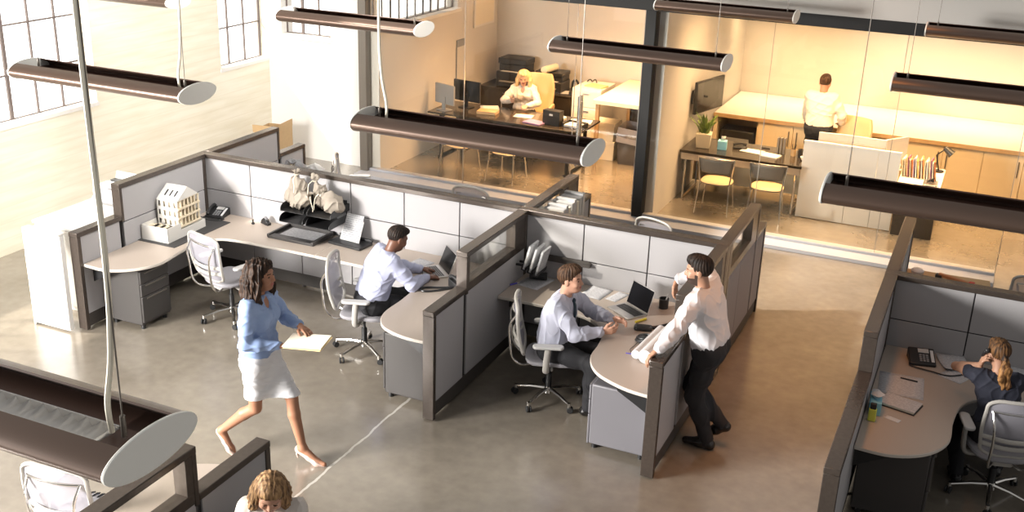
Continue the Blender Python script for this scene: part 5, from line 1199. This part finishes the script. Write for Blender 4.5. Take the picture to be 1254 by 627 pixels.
def person(label, loc, heading, S, h=.005, group=None):
    root = thing('person', label, 'person', loc, heading, group)
    s = S['height']/1.75; fem = S.get('fem', False)
    Pv = V3(*S['pelvis']); td = unit(S['lean']); Nb = Pv+td*.545*s
    sy = S.get('twist', 0); py = S.get('hip_twist', 0)
    latC = unit(V3(-math.sin(sy), math.cos(sy), S.get('tilt', 0))); latP = V3(-math.sin(py), math.cos(py), 0)
    fwC = unit(np.cross(latC, td)); fwP = unit(np.cross(latP, V3(0, 0, 1)))
    at = lambda q, f=0: Pv+td*.545*s*q+fwC*f*s - fwC*S.get('slouch', 0)*math.sin(PI*min(max(q, 0), 1))
    shw = (.155 if fem else .178)*s
    Sh = {1: at(.885)+latC*shw, -1: at(.885)-latC*shw}; Hp = {1: Pv+latP*.088*s, -1: Pv-latP*.088*s}
    HR = rotm(*[R(v) for v in S['head']]); f_, l_, u_ = HR[:, 0], HR[:, 1], HR[:, 2]
    skull = Nb+unit(td*.6+V3(0, 0, .5))*.075*s+u_*.075*s+f_*.03*s+V3(*S.get('head_shift', (0, 0, 0)))
    hl = lambda x, y, z: skull+(f_*x+l_*y+u_*z)*s
    inv = lambda P: ((P-skull) @ HR)/s
    B = Field(); C = Field(); T = Field()
    o = S.get('loose', .012)
    if fem: sec = [(-.02, .080, .102), (.12, .07, .098), (.34, .042, .086), (.6, .062, .094), (.8, .088, .072)]
    else: sec = [(-.02, .072, .104), (.12, .068, .104), (.34, .058, .104), (.6, .086, .112), (.8, .118, .082)]
    for q, w, r in sec:
        lt = latP*(1-q)+latC*q if 0 < q < 1 else (latP if q <= 0 else latC); lt = unit(lt); c = at(q)
        B.cap(c-lt*w*s, c+lt*w*s, (r-(.010 if q < .2 else 0))*s, None, .06)
        if q > .05: C.cap(c-lt*w*s, c+lt*w*s, (r+o+(.010 if .05 < q < .5 else 0))*s, None, .09)
    if fem:
        for g in (1, -1): e = at(.66, .07)+latC*g*.066*s; B.ell(e, V3(.062, .06, .062)*s, None, .04); C.ell(e, V3(.072, .068, .07)*s, None, .05)
    B.cap(Sh[1], Sh[-1], .052*s, None, .06); C.cap(Sh[1], Sh[-1], (.053+o*.8)*s, None, .06)
    neck_top = skull-u_*.05*s-f_*.018*s
    B.cap(at(.93), neck_top, (.050 if fem else .057)*s, (.048 if fem else .055)*s, .03)
    # arms
    la, lf = .285*s, .255*s; hands = {}
    for g, nm in ((1, 'L'), (-1, 'R')):
        A = S['arm'+nm]; E_, W_ = ik(Sh[g], A['w'](hl) if callable(A['w']) else A['w'], la, lf, A['pole']); hands[g] = (E_, W_)
        m = .93 if fem else 1.0
        B.chain([Sh[g], Sh[g]*.5+E_*.5, E_], [.050*s*m, .045*s*m, .037*s*m], .03); B.chain([E_, E_*.7+W_*.3, W_], [.037*s*m, .038*s*m, .0255*s*m], .02)
        fd = A.get('fd', unit(W_-E_)); add_hand(B, W_+unit(W_-E_)*.012*s, fd, A['pn'], A.get('th', (0, 0, 1)), s*(.92 if fem else 1.0)*A.get('hs', 1.04), A.get('curl', (25, 35, 25)), A.get('spread', .03))
        if not S.get('short'):
            cu = S.get('cuff', .97); We = E_+(W_-E_)*cu
            C.chain([Sh[g], Sh[g]*.5+E_*.5, E_], [(.053+o)*s*m, (.049+o)*s*m, (.044+o)*s*m], .03); C.chain([E_, E_*.6+We*.4, We], [(.047+o)*s*m, (.044+o)*s*m, (.030+o*.9)*s*m], .02)
        else:
            e = Sh[g]+(E_-Sh[g])*S['short']; C.chain([Sh[g], e], [(.056+o)*s, (.050+o)*s], .03)
    # legs
    ll, lc = .43*s, .425*s; knees = {}
    for g, nm in ((1, 'L'), (-1, 'R')):
        G = S['leg'+nm]; K, A_ = ik(Hp[g], G['a'], ll, lc, G.get('pole', (1, 0, .1))); knees[g] = (K, A_)
        B.chain([Hp[g]-V3(0, 0, .01), Hp[g]*.5+K*.5, K], [.078*s, .068*s, .048*s], .02)
        fwk = unit(np.cross(latP, A_-K)); fwk = fwk if fwk@np.array(G['toe'])> 0 else -fwk
        B.chain([K, K*.68+A_*.32-fwk*.012*s, A_], [.048*s, .050*s, .032*s], .015)
        toe = unit(G['toe']); ft = A_+toe*.13*s-V3(0, 0, G.get('drop', .05))*s; heel = A_-toe*.035*s-V3(0, 0, .045*s)*(0.6 if G.get('drop', .05) > .06 else 1)
        if not S.get('bare_leg'):
            T.chain([Hp[g], Hp[g]*.5+K*.5, K], [.094*s, .086*s, .071*s], .06); T.chain([K, K*.6+A_*.4, A_+V3(0, 0, .0)], [.071*s, .068*s, .058*s], .07)
            Fs = Field(); Fs.cap(heel-V3(0, 0, .0), A_*.6+ft*.4-V3(0, 0, .018*s), .040*s, .042*s, .03); Fs.cap(A_*.6+ft*.4-V3(0, 0, .018*s), ft+toe*.045*s, .042*s, .030*s, .03); Fs.cap(A_, heel, .045*s, .04*s, .03)
            z0 = min(heel[2], ft[2])-.034*s
            if not G.get('lift'): Fs.cut((0, 0, max(.001, z0)), (0, 0, -1))
            grow(Fs, 'shoe', M['bshoe'], root, max(h, .005), None, 1)
        else:
            B.chain([A_, heel], [.033*s, .028*s], .02); B.cap(A_-V3(0, 0, .012), ft, .034*s, .029*s, .02); B.cap(ft, ft+toe*.06*s, .029*s, .02*s, .015)
            Fs = Field(); Fs.cap(heel, A_*.55+ft*.45-V3(0, 0, .02*s), .034*s, .034*s, .02); Fs.cap(A_*.5+ft*.5-V3(0, 0, .022*s), ft, .034*s, .036*s, .02); Fs.cap(ft, ft+toe*.075*s, .036*s, .017*s, .02)
            up_ = unit(np.cross(np.cross(ft-heel, V3(0, 0, 1)), ft-heel)); Fs.cut((heel+ft)/2+up_*.020*s, up_)
            so = grow(Fs, 'shoe', M['nude'], root, max(h*.9, .004), None, 1)
            if S.get('heel'):
                hb = heel-toe*.012*s; mb = MB(); dn = -unit(G.get('hdir', (0, 0, 1))); mb.tube([hb, hb+dn*.05*s-toe*.006, hb+dn*(S['heel'])], [.016*s, .006], 10); mb.build('heel', M['hdark'] if False else M['nude'], so)
    # face
    B.ell(hl(-.014, 0, .030), V3(.094, .077, .086)*s, HR, .02); B.ell(hl(.032, 0, -.030), V3(.058, .060, .080)*s, HR, .05); B.ell(hl(.056, 0, -.090), V3(.034, .036, .026)*s, HR, .045)
    B.ell(hl(.072, 0, .022), V3(.022, .052, .014)*s, HR, .025)
    for g in (1, -1):
        B.ell(hl(.098, g*.032, -.004), V3(.018, .018, .013)*s, HR, .018, 's'); B.ell(hl(.079, g*.032, -.003), V3(.0125, .0135, .011)*s, HR, .006)
        B.ell(hl(.070, g*.042, -.036), V3(.022, .022, .020)*s, HR, .03)
        B.ell(hl(-.006, g*.078, -.014), V3(.020, .009, .031)*s, HR, .01)
    B.cap(hl(.088, 0, .004), hl(.110, 0, -.032), .008*s, .0125*s, .014); B.ell(hl(.097, 0, -.040), V3(.014, .017, .008)*s, HR, .012)
    B.ell(hl(.090, 0, -.060), V3(.011, .024, .006)*s, HR, .008); B.ell(hl(.090, 0, -.071), V3(.011, .021, .0065)*s, HR, .008)
    beard = S.get('beard')
    def mi(Cn):
        q = inv(Cn); x, y, z = q[:, 0], q[:, 1], q[:, 2]; ay = np.abs(y); out = np.zeros(len(q))
        face = (x > .045) & (ay < .07) & (z > -.13) & (z < .11)
        if beard: out[(z < -.052) & (z > -.128) & (x > .012) & (x < .125) & (ay < .07)] = 4; out[(z < -.02) & (z > -.06) & (x > .008) & (x < .035) & (ay > .045)] = 4; out[face & (np.abs(z+.050) < .005) & (ay < .03) & (x > .08)] = 4
        out[face & (x > .083) & (ay < .023) & (z < -.055) & (z > -.077)] = 1
        out[face & (((ay-.032)/.013)**2+((z+.003)/.0052)**2 < 1)] = 2
        out[face & (np.abs(z-.020-.1*(ay-.03)) < .0042) & (ay > .015) & (ay < .050)] = 3
        return out
    grow(B, 'body', [S['skin'], S.get('lips', M['lips']), M['eye'], S['brow'], M['stub']], root, h, None, 1, mi)
    # clothes
    sm = S['shirt']
    col = S.get('collar', True)
    if col:
        nb = at(.945); ax_ = unit(neck_top-at(.93)); e1 = unit(np.cross(ax_, latC)); ring = [nb+ax_*.012*s+(latC*math.cos(t)*.062+e1*math.sin(t)*.066)*s+e1*.0 for t in np.linspace(0, 2*PI, 17)]
        for i in range(16): C.cap(ring[i], ring[i+1], .013*s, None, .012)
    C.ell(at(1.06), V3(.052, .052, .06)*s, None, .012, 's')
    if S.get('vneck'): C.ell(at(.90, .10), V3(.05, .035, .075)*s, None, .01, 's')
    if S.get('tuck', True): C.cut(at(.10), -td)
    grow(C, 'shirt' if not S.get('blouse') else 'blouse', sm, root, h, wrinkle(.0085, 62, S.get('seed', 1), (1, 1, .75)), 1)
    if not S.get('bare_leg'):
        T.cap(Pv-latP*.075*s, Pv+latP*.075*s, .120*s, None, .09); T.cap(Pv+td*.06*s-latP*.068*s, Pv+td*.06*s+latP*.068*s, .117*s, None, .09)
        T.cut(at(.17) if not S.get('sit') else at(.25)+V3(0, 0, .05), td if not S.get('sit') else (0, 0, 1)); grow(T, 'trousers', S.get('pants', M['trousers']), root, h, wrinkle(.008, 46, 5+S.get('seed', 1), (1, 1, .7)), 1)
        bm_ = Field(); c = at(.155); bm_.cap(c-latP*.066*s, c+latP*.066*s, .1215*s, None, .05); bm_.cut(c+td*.016, td); bm_.cut(c-td*.016, -td)
        if S.get('belt'): grow(bm_, 'belt', M['bshoe'], root, h, None, 1)
    if S.get('skirt'):
        K = Field(); hem = S['skirt']
        K.cap(Pv-latP*.078*s, Pv+latP*.078*s, .114*s, None, .08); K.cap(at(.16)-latP*.05*s, at(.16)+latP*.05*s, .092*s, None, .08)
        ends = []
        for g in (1, -1): e = Hp[g]+(knees[g][0]-Hp[g])*1.02; ends.append(e); K.chain([Hp[g], e], [.096*s, .072*s], .06)
        for q in (.35, .65, .9, 1.0): K.cap(Hp[1]+(ends[0]-Hp[1])*q, Hp[-1]+(ends[1]-Hp[-1])*q, (.084-.02*q)*s, None, .04)
        K.cut((0, 0, hem), (0, 0, -1)); K.cut(at(.215), td)
        grow(K, 'skirt', M['skirt'], root, h, wrinkle(.004, 46, 9, (.8, .8, 1.5)), 2)
    if S.get('tie'):
        mb = MB(); P = [at(.93, .085), at(.84, .118), at(.7, .146), at(.5, .150), at(.3, .140)]; n = len(P)
        wd = [.018, .028, .034, .040, .042]; rows = [[P[i]-latC*wd[i]*s, P[i]+fwC*.006, P[i]+latC*wd[i]*s] for i in range(n)]; mb.grid(rows); mb.ell(P[0], (.018, .018, .022)); mb.build('tie', M['tie'], root, solid=.006)
    # hair
    Hf = Field(); S['hair'](Hf, hl, HR, s)
    grow(Hf, 'hair', S['brow'] if not S.get('hairm') else S['hairm'], root, min(h, .0055), S.get('hairn') or strands(skull, HR, s, S.get('parting', 0)), 1)
    root['_'] = 0; del root['_']
    return root, dict(hl=hl, HR=HR, skull=skull, at=at, hands=hands, s=s)

# hair styles, in head coordinates (x forward, y left, z up)
def hair_short(top=.012, part=0, side=.006):
    def f(F, hl, HR, s):
        F.ell(hl(-.018, 0, .034), V3(.094+side, .077+side, .086+top*.6)*s, HR, .02)
        F.ell(hl(.030, part*.02, .094), V3(.062, .056, .026+top)*s, HR, .03); F.ell(hl(.068, part*.03, .088), V3(.026, .046, .018+top*.6)*s, HR, .02)
        F.ell(hl(.105, 0, -.02), V3(.082, .10, .085)*s, HR, .012, 's'); F.ell(hl(.03, 0, -.13), V3(.12, .12, .10)*s, HR, .012, 's')
        for g in (1, -1): F.ell(hl(.0, g*.09, -.022), V3(.026, .03, .036)*s, HR, .008, 's')
    return f
def hair_long(front=True, vol=1.0, length=.22, side=1):
    def f(F, hl, HR, s):
        F.ell(hl(-.02, 0, .036), V3(.106, .092*vol, .094)*s, HR, .02); F.ell(hl(.04, 0, .082), V3(.058, .066, .036)*s, HR, .03)
        rg = random.Random(5)
        for i in range(15):
            a = R(62+ i*(236/14)); cx, cy = math.cos(a), math.sin(a)
            r0_, r1_ = .078, .086*vol+rg.uniform(-.008, .014)
            p0 = hl(-.02+cx*.085, cy*r0_, .03); p1 = hl(-.02+cx*.100, cy*(.094*vol), -.05); p2 = hl(-.022+cx*(.094+rg.uniform(0, .018)), cy*(.098*vol+rg.uniform(-.008, .014)), -.12-rg.uniform(0, .03)); p3 = hl(-.02+cx*(.074+rg.uniform(0, .02)), cy*(.088*vol+rg.uniform(-.01, .01)), -length+rg.uniform(-.02, .02))
            F.chain([p0, p1, p2, p3], [.026*s, .030*s, .029*s, .014*s], .016)
        F.ell(hl(.112, 0, -.035), V3(.072, .068, .098)*s, HR, .016, 's')
    return f
def hair_pony(F, hl, HR, s):
    F.ell(hl(-.018, 0, .036), V3(.101, .084, .090)*s, HR, .02); F.ell(hl(.035, 0, .088), V3(.058, .060, .030)*s, HR, .03)
    F.ell(hl(.108, 0, -.02), V3(.076, .10, .088)*s, HR, .012, 's'); F.ell(hl(.04, 0, -.13), V3(.12, .12, .09)*s, HR, .012, 's')
    for g in (1, -1): F.ell(hl(.0, g*.095, -.022), V3(.026, .03, .034)*s, HR, .008, 's')
    F.chain([hl(-.10, 0, .0), hl(-.122, 0, -.02), hl(-.135, -.005, -.07)], [.030*s, .022*s, .030*s], .02)

# ------------------------------------------------------------------ the people
Q = R
# walking woman
person('woman in light blue blouse and white skirt walking with a manila folder', (-4.95, 6.42, 0), R(8), dict(height=1.80, fem=True, pelvis=(-.04, 0, .935), lean=(.03, 0, 1), head=(2, -2, 0), skin=M['skinA'], shirt=M['blouse'], blouse=True, brow=M['hdark'], hairm=M['hdark'], loose=.012, collar=True, vneck=True, seed=2, cuff=.93,
    armL=dict(w=(.27, .115, 1.205), pole=(-.6, 1, -.9), pn=(0, -.2, -1), fd=(.85, -.5, -.12), th=(0, -1, 0), curl=(8, 14, 8)), armR=dict(w=(.20, -.10, 1.115), pole=(-.8, -.7, -1), pn=(0, .2, 1), fd=(.8, .55, 0), th=(0, -.2, 1), curl=(4, 8, 5)),
    legL=dict(a=(.29, .04, .135), toe=(.95, -.05, -.1), pole=(1, .1, .2), drop=.095), legR=dict(a=(-.40, -.05, .215), toe=(.55, -.05, -.8), pole=(1, 0, 0), drop=.05, lift=1, hdir=(-.8, 0, .6)),
    bare_leg=True, heel=.085, skirt=.60, hip_twist=0, hairn=wrinkle(.012, 95, 3, (1.1, 1.1, .8)), hair=hair_long(vol=1.2, length=.22)), h=.0046)
m = MB(); m.box((-.16, -.115, 0), (.16, .115, .006)); r = thing('folder', 'manila folder with loose sheets in the hands of the walking woman', 'folder', (-4.515, 6.41, 1.163), R(8)); m.build('cover', M['manila'], r, rot=(R(4), R(-4), 0)); m = MB(); m.box((-.175, -.10, .007), (.15, .125, .011)); m.build('sheets', M['cream'], r, rot=(R(4), R(-4), R(3)))
# man with laptop
person('man in a pale lilac shirt typing on a laptop', (-5.24, 8.52, 0), R(50), dict(height=1.76, pelvis=(0, 0, .56), lean=(.40, 0, .92), head=(8, 24, 0), skin=M['skinC'], lips=M['lipsD'], shirt=M['lilac'], brow=M['hblack'], loose=.020, seed=4, slouch=.03, sit=True, tuck=True,
    armL=dict(w=(.58, .14, .775), pole=(-.2, .9, -.8), pn=(0, -.1, -1), fd=(1, -.15, -.08), th=(0, -1, 0), curl=(18, 30, 20)), armR=dict(w=(.55, -.11, .775), pole=(-.2, -.9, -.8), pn=(0, .1, -1), fd=(1, .2, -.08), th=(0, 1, 0), curl=(18, 30, 20)),
    legL=dict(a=(.46, .12, .09), toe=(1, .1, 0), pole=(1, .1, 1)), legR=dict(a=(.40, -.14, .09), toe=(1, -.1, 0), pole=(1, -.1, 1)), hair=hair_short(.006, 0, .004)), h=.005)
# man with tie
person('man in a pale shirt and dark tie looking up from his laptop', (-3.22, 8.46, 0), R(4), dict(height=1.76, pelvis=(-.02, 0, .55), lean=(.16, 0, .98), head=(-4, -4, 0), skin=M['skinB'], shirt=M['pblue'], brow=M['hbrown'], loose=.020, seed=7, slouch=.03, sit=True, tie=True,
    armL=dict(w=(.45, .20, .83), pole=(-.3, .9, -.7), pn=(0, -.8, -.5), fd=(1, -.1, .18), th=(0, -.3, 1), curl=(20, 30, 20), spread=.08), armR=dict(w=(.42, -.04, .80), pole=(-.5, -.9, -.6), pn=(0, .9, .3), fd=(.9, .25, .2), th=(0, .2, 1), curl=(25, 35, 25), spread=.06),
    legL=dict(a=(.45, .12, .09), toe=(1, .1, 0), pole=(1, .1, 1)), legR=dict(a=(.38, -.16, .09), toe=(1, -.1, 0), pole=(1, -.1, 1)), hair=hair_short(.022, .3, .010)), h=.005)
# standing man
person('standing man in white shirt and black trousers leaning on the divider', (-1.72, 8.33, 0), R(180), dict(height=1.78, pelvis=(.05, .0, .925), lean=(.22, .02, .97), head=(14, 5, 0), tilt=-.06, twist=R(-8), skin=M['skinD'], shirt=M['wshirt'], brow=M['hblack'], loose=.022, seed=11, beard=True, belt=True,
    armL=dict(w=(.33, .66, 1.13), pole=(-.5, .2, -.6), pn=(.35, .3, -1), fd=(.62, .3, -.62), th=(1, -.6, 0), curl=(22, 30, 20), spread=.06), armR=dict(w=(.46, -.30, 1.37), pole=(-.1, -.9, .1), pn=(-.9, .2, -.2), fd=(.22, -.05, -1), th=(.2, 1, 0), curl=(15, 22, 15), hs=1.05),
    legL=dict(a=(.0, .05, .085), toe=(1, .02, 0), pole=(1, .1, 0)), legR=dict(a=(-.10, -.07, .20), toe=(.9, .0, -.35), pole=(1, 0, .2), drop=.07, lift=1), hair=hair_short(.020, 0, .008)), h=.005)
# woman on the phone
p5, i5 = person('woman with ponytail and navy top talking on the desk phone, seen from behind', (.52, 8.70, 0), R(100), dict(height=1.68, fem=True, pelvis=(-.03, 0, .55), lean=(.14, .12, .98), head=(14, 6, -4), skin=M['skinD'], shirt=M['navy'], blouse=True, brow=M['hpony'], hairm=M['hpony'], loose=.010, collar=False, short=.42, seed=13, slouch=.02, sit=True, tuck=False,
    armL=dict(w=lambda hl: hl(.055, .128, -.125), pole=(.5, .8, -1), pn=(-.1, -1, 0), fd=(-.45, .0, 1), th=(1, 0, .2), curl=(30, 45, 30)), armR=dict(w=(.42, -.02, .77), pole=(-.3, -.9, -.6), pn=(0, .1, -1), fd=(1, .3, 0), th=(0, 1, 0), curl=(20, 30, 20)),
    legL=dict(a=(.05, .22, .10), toe=(1, .1, -.1), pole=(1, .1, 1)), legR=dict(a=(.25, -.12, .10), toe=(1, -.1, -.1), pole=(1, -.1, 1)), bare_leg=False, hair=hair_pony), h=.005)
hl5, s5 = i5['hl'], i5['s']
pt = Field(); rg = random.Random(4)
for i in range(7):
    a = rg.uniform(-.025, .025); b = rg.uniform(-.02, .02)
    pt.chain([hl5(-.128, a*.5, -.035), hl5(-.150+b, a, -.10), hl5(-.150-b, a*1.5+.01, -.17), hl5(-.142+b, a*1.2-.012, -.235), hl5(-.13, a, -.30-rg.uniform(0, .04))], [.018, .021, .020, .015, .004], .012)
grow(pt, 'ponytail', M['hgold'], p5, .005, wrinkle(.004, 90, 3, (1.6, 1.6, .6)), 1)
mb = MB(); E5, W5 = i5['hands'][1]; e0 = hl5(.03, .098, -.07); e1 = hl5(-.02, .104, .03)
r = thing('phone_receiver', 'black phone receiver held to the ear of the woman in navy', 'phone receiver', p5.location, R(100)); mb.tube([e0, hl5(.02, .118, -.03), hl5(-.005, .118, .01), e1], .014, 8, sub=4); mb.ell(e0, (.02, .02, .02)); mb.ell(e1, (.022, .022, .022)); mb.build('handset', M['bplastic'], r)
# bowed blond woman, near cubicle
person('blond woman in an ivory blouse bowing her head in the near cubicle', (-3.56, 4.64, 0), R(-66), dict(height=1.68, fem=True, pelvis=(-.02, 0, .58), lean=(.18, 0, .98), head=(8, 30, -6), skin=M['skinB'], shirt=M['ivory'], blouse=True, brow=M['hblond'], hairm=M['hblond'], loose=.018, collar=False, seed=17, parting=1, slouch=.03, sit=True, tuck=False,
    armL=dict(w=(.42, .12, .78), pole=(-.2, .9, -.6), pn=(0, 0, -1), fd=(1, -.2, 0), th=(0, -1, 0)), armR=dict(w=(.42, -.12, .78), pole=(-.2, -.9, -.6), pn=(0, 0, -1), fd=(1, .2, 0), th=(0, 1, 0)),
    legL=dict(a=(.42, .12, .09), toe=(1, .1, 0), pole=(1, .1, 1)), legR=dict(a=(.40, -.12, .09), toe=(1, -.1, 0), pole=(1, -.1, 1)), hair=hair_long(vol=1.05, length=.26)), h=.005)
r = thing('stool', 'round stool under the blond woman with bowed head', 'stool', (-3.58, 4.66, 0)); m = MB(); m.lathe([(0, .43), (.17, .43), (.185, .45), (.18, .48), (.14, .49), (0, .49)]); m.build('seat', M['cush'], r); m = MB(); m.cyl((0, 0, .02), (0, 0, .43), .025); m.lathe([(0, 0), (.21, 0), (.21, .012), (.04, .035), (0, .035)]); m.build('base', M['chrome'], r)
# blond woman in the glazed office
person('woman with curly light blond hair and white blouse reading a sheet at the office desk', (-7.10, 16.52, 0), R(-78), dict(height=1.70, fem=True, pelvis=(0, 0, .55), lean=(.12, 0, .99), head=(6, 16, 0), skin=M['skinB'], shirt=M['ivory'], blouse=True, brow=M['hlblond'], hairm=M['hlblond'], loose=.018, vneck=True, seed=19, sit=True, tuck=False,
    armL=dict(w=(.40, .14, .80), pole=(-.2, .9, -.6), pn=(0, -.3, -1), fd=(1, -.3, 0), th=(0, -1, .3)), armR=dict(w=(.36, -.14, .86), pole=(-.3, -.9, -.6), pn=(0, .9, .3), fd=(1, .2, .2), th=(0, 0, 1), curl=(25, 35, 20)),
    legL=dict(a=(.38, .12, .09), toe=(1, .1, 0), pole=(1, .1, 1)), legR=dict(a=(.40, -.12, .09), toe=(1, -.1, 0), pole=(1, -.1, 1)), hair=hair_long(vol=1.18, length=.15)), h=.008)
paper('sheet held up by the woman with curly light blond hair', -7.12, 16.05, .93, R(-10), .21, .28, 'paper').rotation_euler = (R(-28), R(10), R(-20))
# man at the counter
person('dark haired man in a cream shirt standing at the golden counter, seen from behind', (-2.28, 16.66, 0), R(86), dict(height=1.77, pelvis=(-.03, 0, .94), lean=(.04, 0, 1), head=(0, 14, 0), skin=M['skinD'], shirt=M['cshirt'], brow=M['hbrown'], loose=.022, seed=23, belt=True,
    armL=dict(w=(.28, .27, .96), pole=(-.8, .5, 0), pn=(0, 0, -1), fd=(1, -.1, -.3), th=(0, -1, 0)), armR=dict(w=(.20, -.29, 1.0), pole=(-.8, -.6, 0), pn=(0, .3, -1), fd=(1, .3, 0), th=(0, 1, 0)),
    legL=dict(a=(0, .10, .085), toe=(1, .1, 0)), legR=dict(a=(-.02, -.10, .085), toe=(1, -.1, 0)), hair=hair_short(.012, 0, .006)), h=.008)

# ------------------------------------------------------------------ canvas bags in the letter trays and grey bags on the sunlit stub
def canvas_bag(label, x, y, z, rz, tilt, w=.13, hgt=.2, seed=1, ma='canvas', name='canvas_bag', group='canvas bags in the letter trays', droop=0):
    r = thing(name, label, 'bag', (x, y, z), rz, group)
    F = Field(); c, s = math.cos(R(tilt)), math.sin(R(tilt)); pt = lambda a, b, q: (a*1.0, b*c-q*s+s*w*.75, max(q*c+b*s, 0)+w*.62*(1 if True else 0))
    F.ell(pt(0, 0, .02), (w, w*.85, w*.72), None, .04); F.ell(pt(.02, .02, hgt*.42), (w*.72, w*.62, w*.6), None, .07); F.cap(pt(0, 0, hgt*.5), pt(.01, 0, hgt*.86), .045, .022, .06)
    nk = pt(.01, 0, hgt*.92); rg = random.Random(seed)
    for i in range(8):
        a = 2*PI*i/8; F.cap(nk, (nk[0]+.045*math.cos(a), nk[1]-.03*s+.04*math.sin(a)*c, nk[2]+.03*c+.02*rg.random()), .013, .012, .014)
    F.cut((0, 0, .001), (0, 0, -1))
    grow(F, 'sack', M[ma], r, .006, wrinkle(.019, 62, seed, (1.2, 1.2, .55)), 1)
    m = MB(); m.tube([(nk[0]+.026*math.cos(t), nk[1]+.026*math.sin(t)*c, nk[2]+.026*math.sin(t)*s-.004) for t in np.linspace(0, 2*PI, 13)[:-1]], .0045, 6, closed=True)
    m.tube([(nk[0], nk[1]-.026, nk[2]), (nk[0]-.02, nk[1]-.07, nk[2]-.05), (nk[0]-.01, nk[1]-.085, nk[2]-.12), (nk[0]-.015, nk[1]-.09, max(nk[2]-.19, .02))], .0045, 6, sub=4); m.build('drawstring', M['cream'], r)
    return r
ZT = .93+.125+.007
canvas_bag('big upright canvas bag leaning in the tray near the tape dispenser', -6.70, 9.42, ZT, R(20), 10, .135, .32, 1)
canvas_bag('canvas bag slumped sideways beside the big upright bag', -6.555, 9.325, ZT, R(70), 55, .115, .2, 2)
canvas_bag('slim canvas bag with a tall tied neck', -6.405, 9.45, ZT, R(-40), 18, .105, .31, 3)
canvas_bag('canvas bag with wide ruffled mouth next to the document stand', -6.24, 9.36, ZT, R(-70), 48, .125, .23, 4)
canvas_bag('darker grey bag behind the sunlit low divider stub, near the carton', -7.84, 10.95, Z0, R(30), 50, .17, .30, 5, 'grey', 'soft_bag', 'grey bags by the cream wall')
canvas_bag('small pale grey bag behind the sunlit low divider stub', -7.72, 11.22, Z0, R(-20), 60, .11, .2, 6, 'lgrey', 'soft_bag', 'grey bags by the cream wall')

SC.view_settings.view_transform = 'Standard'; SC.view_settings.look = 'None'; SC.view_settings.exposure = 0.0; SC.view_settings.gamma = 1.0
SC.view_settings.use_curve_mapping = False
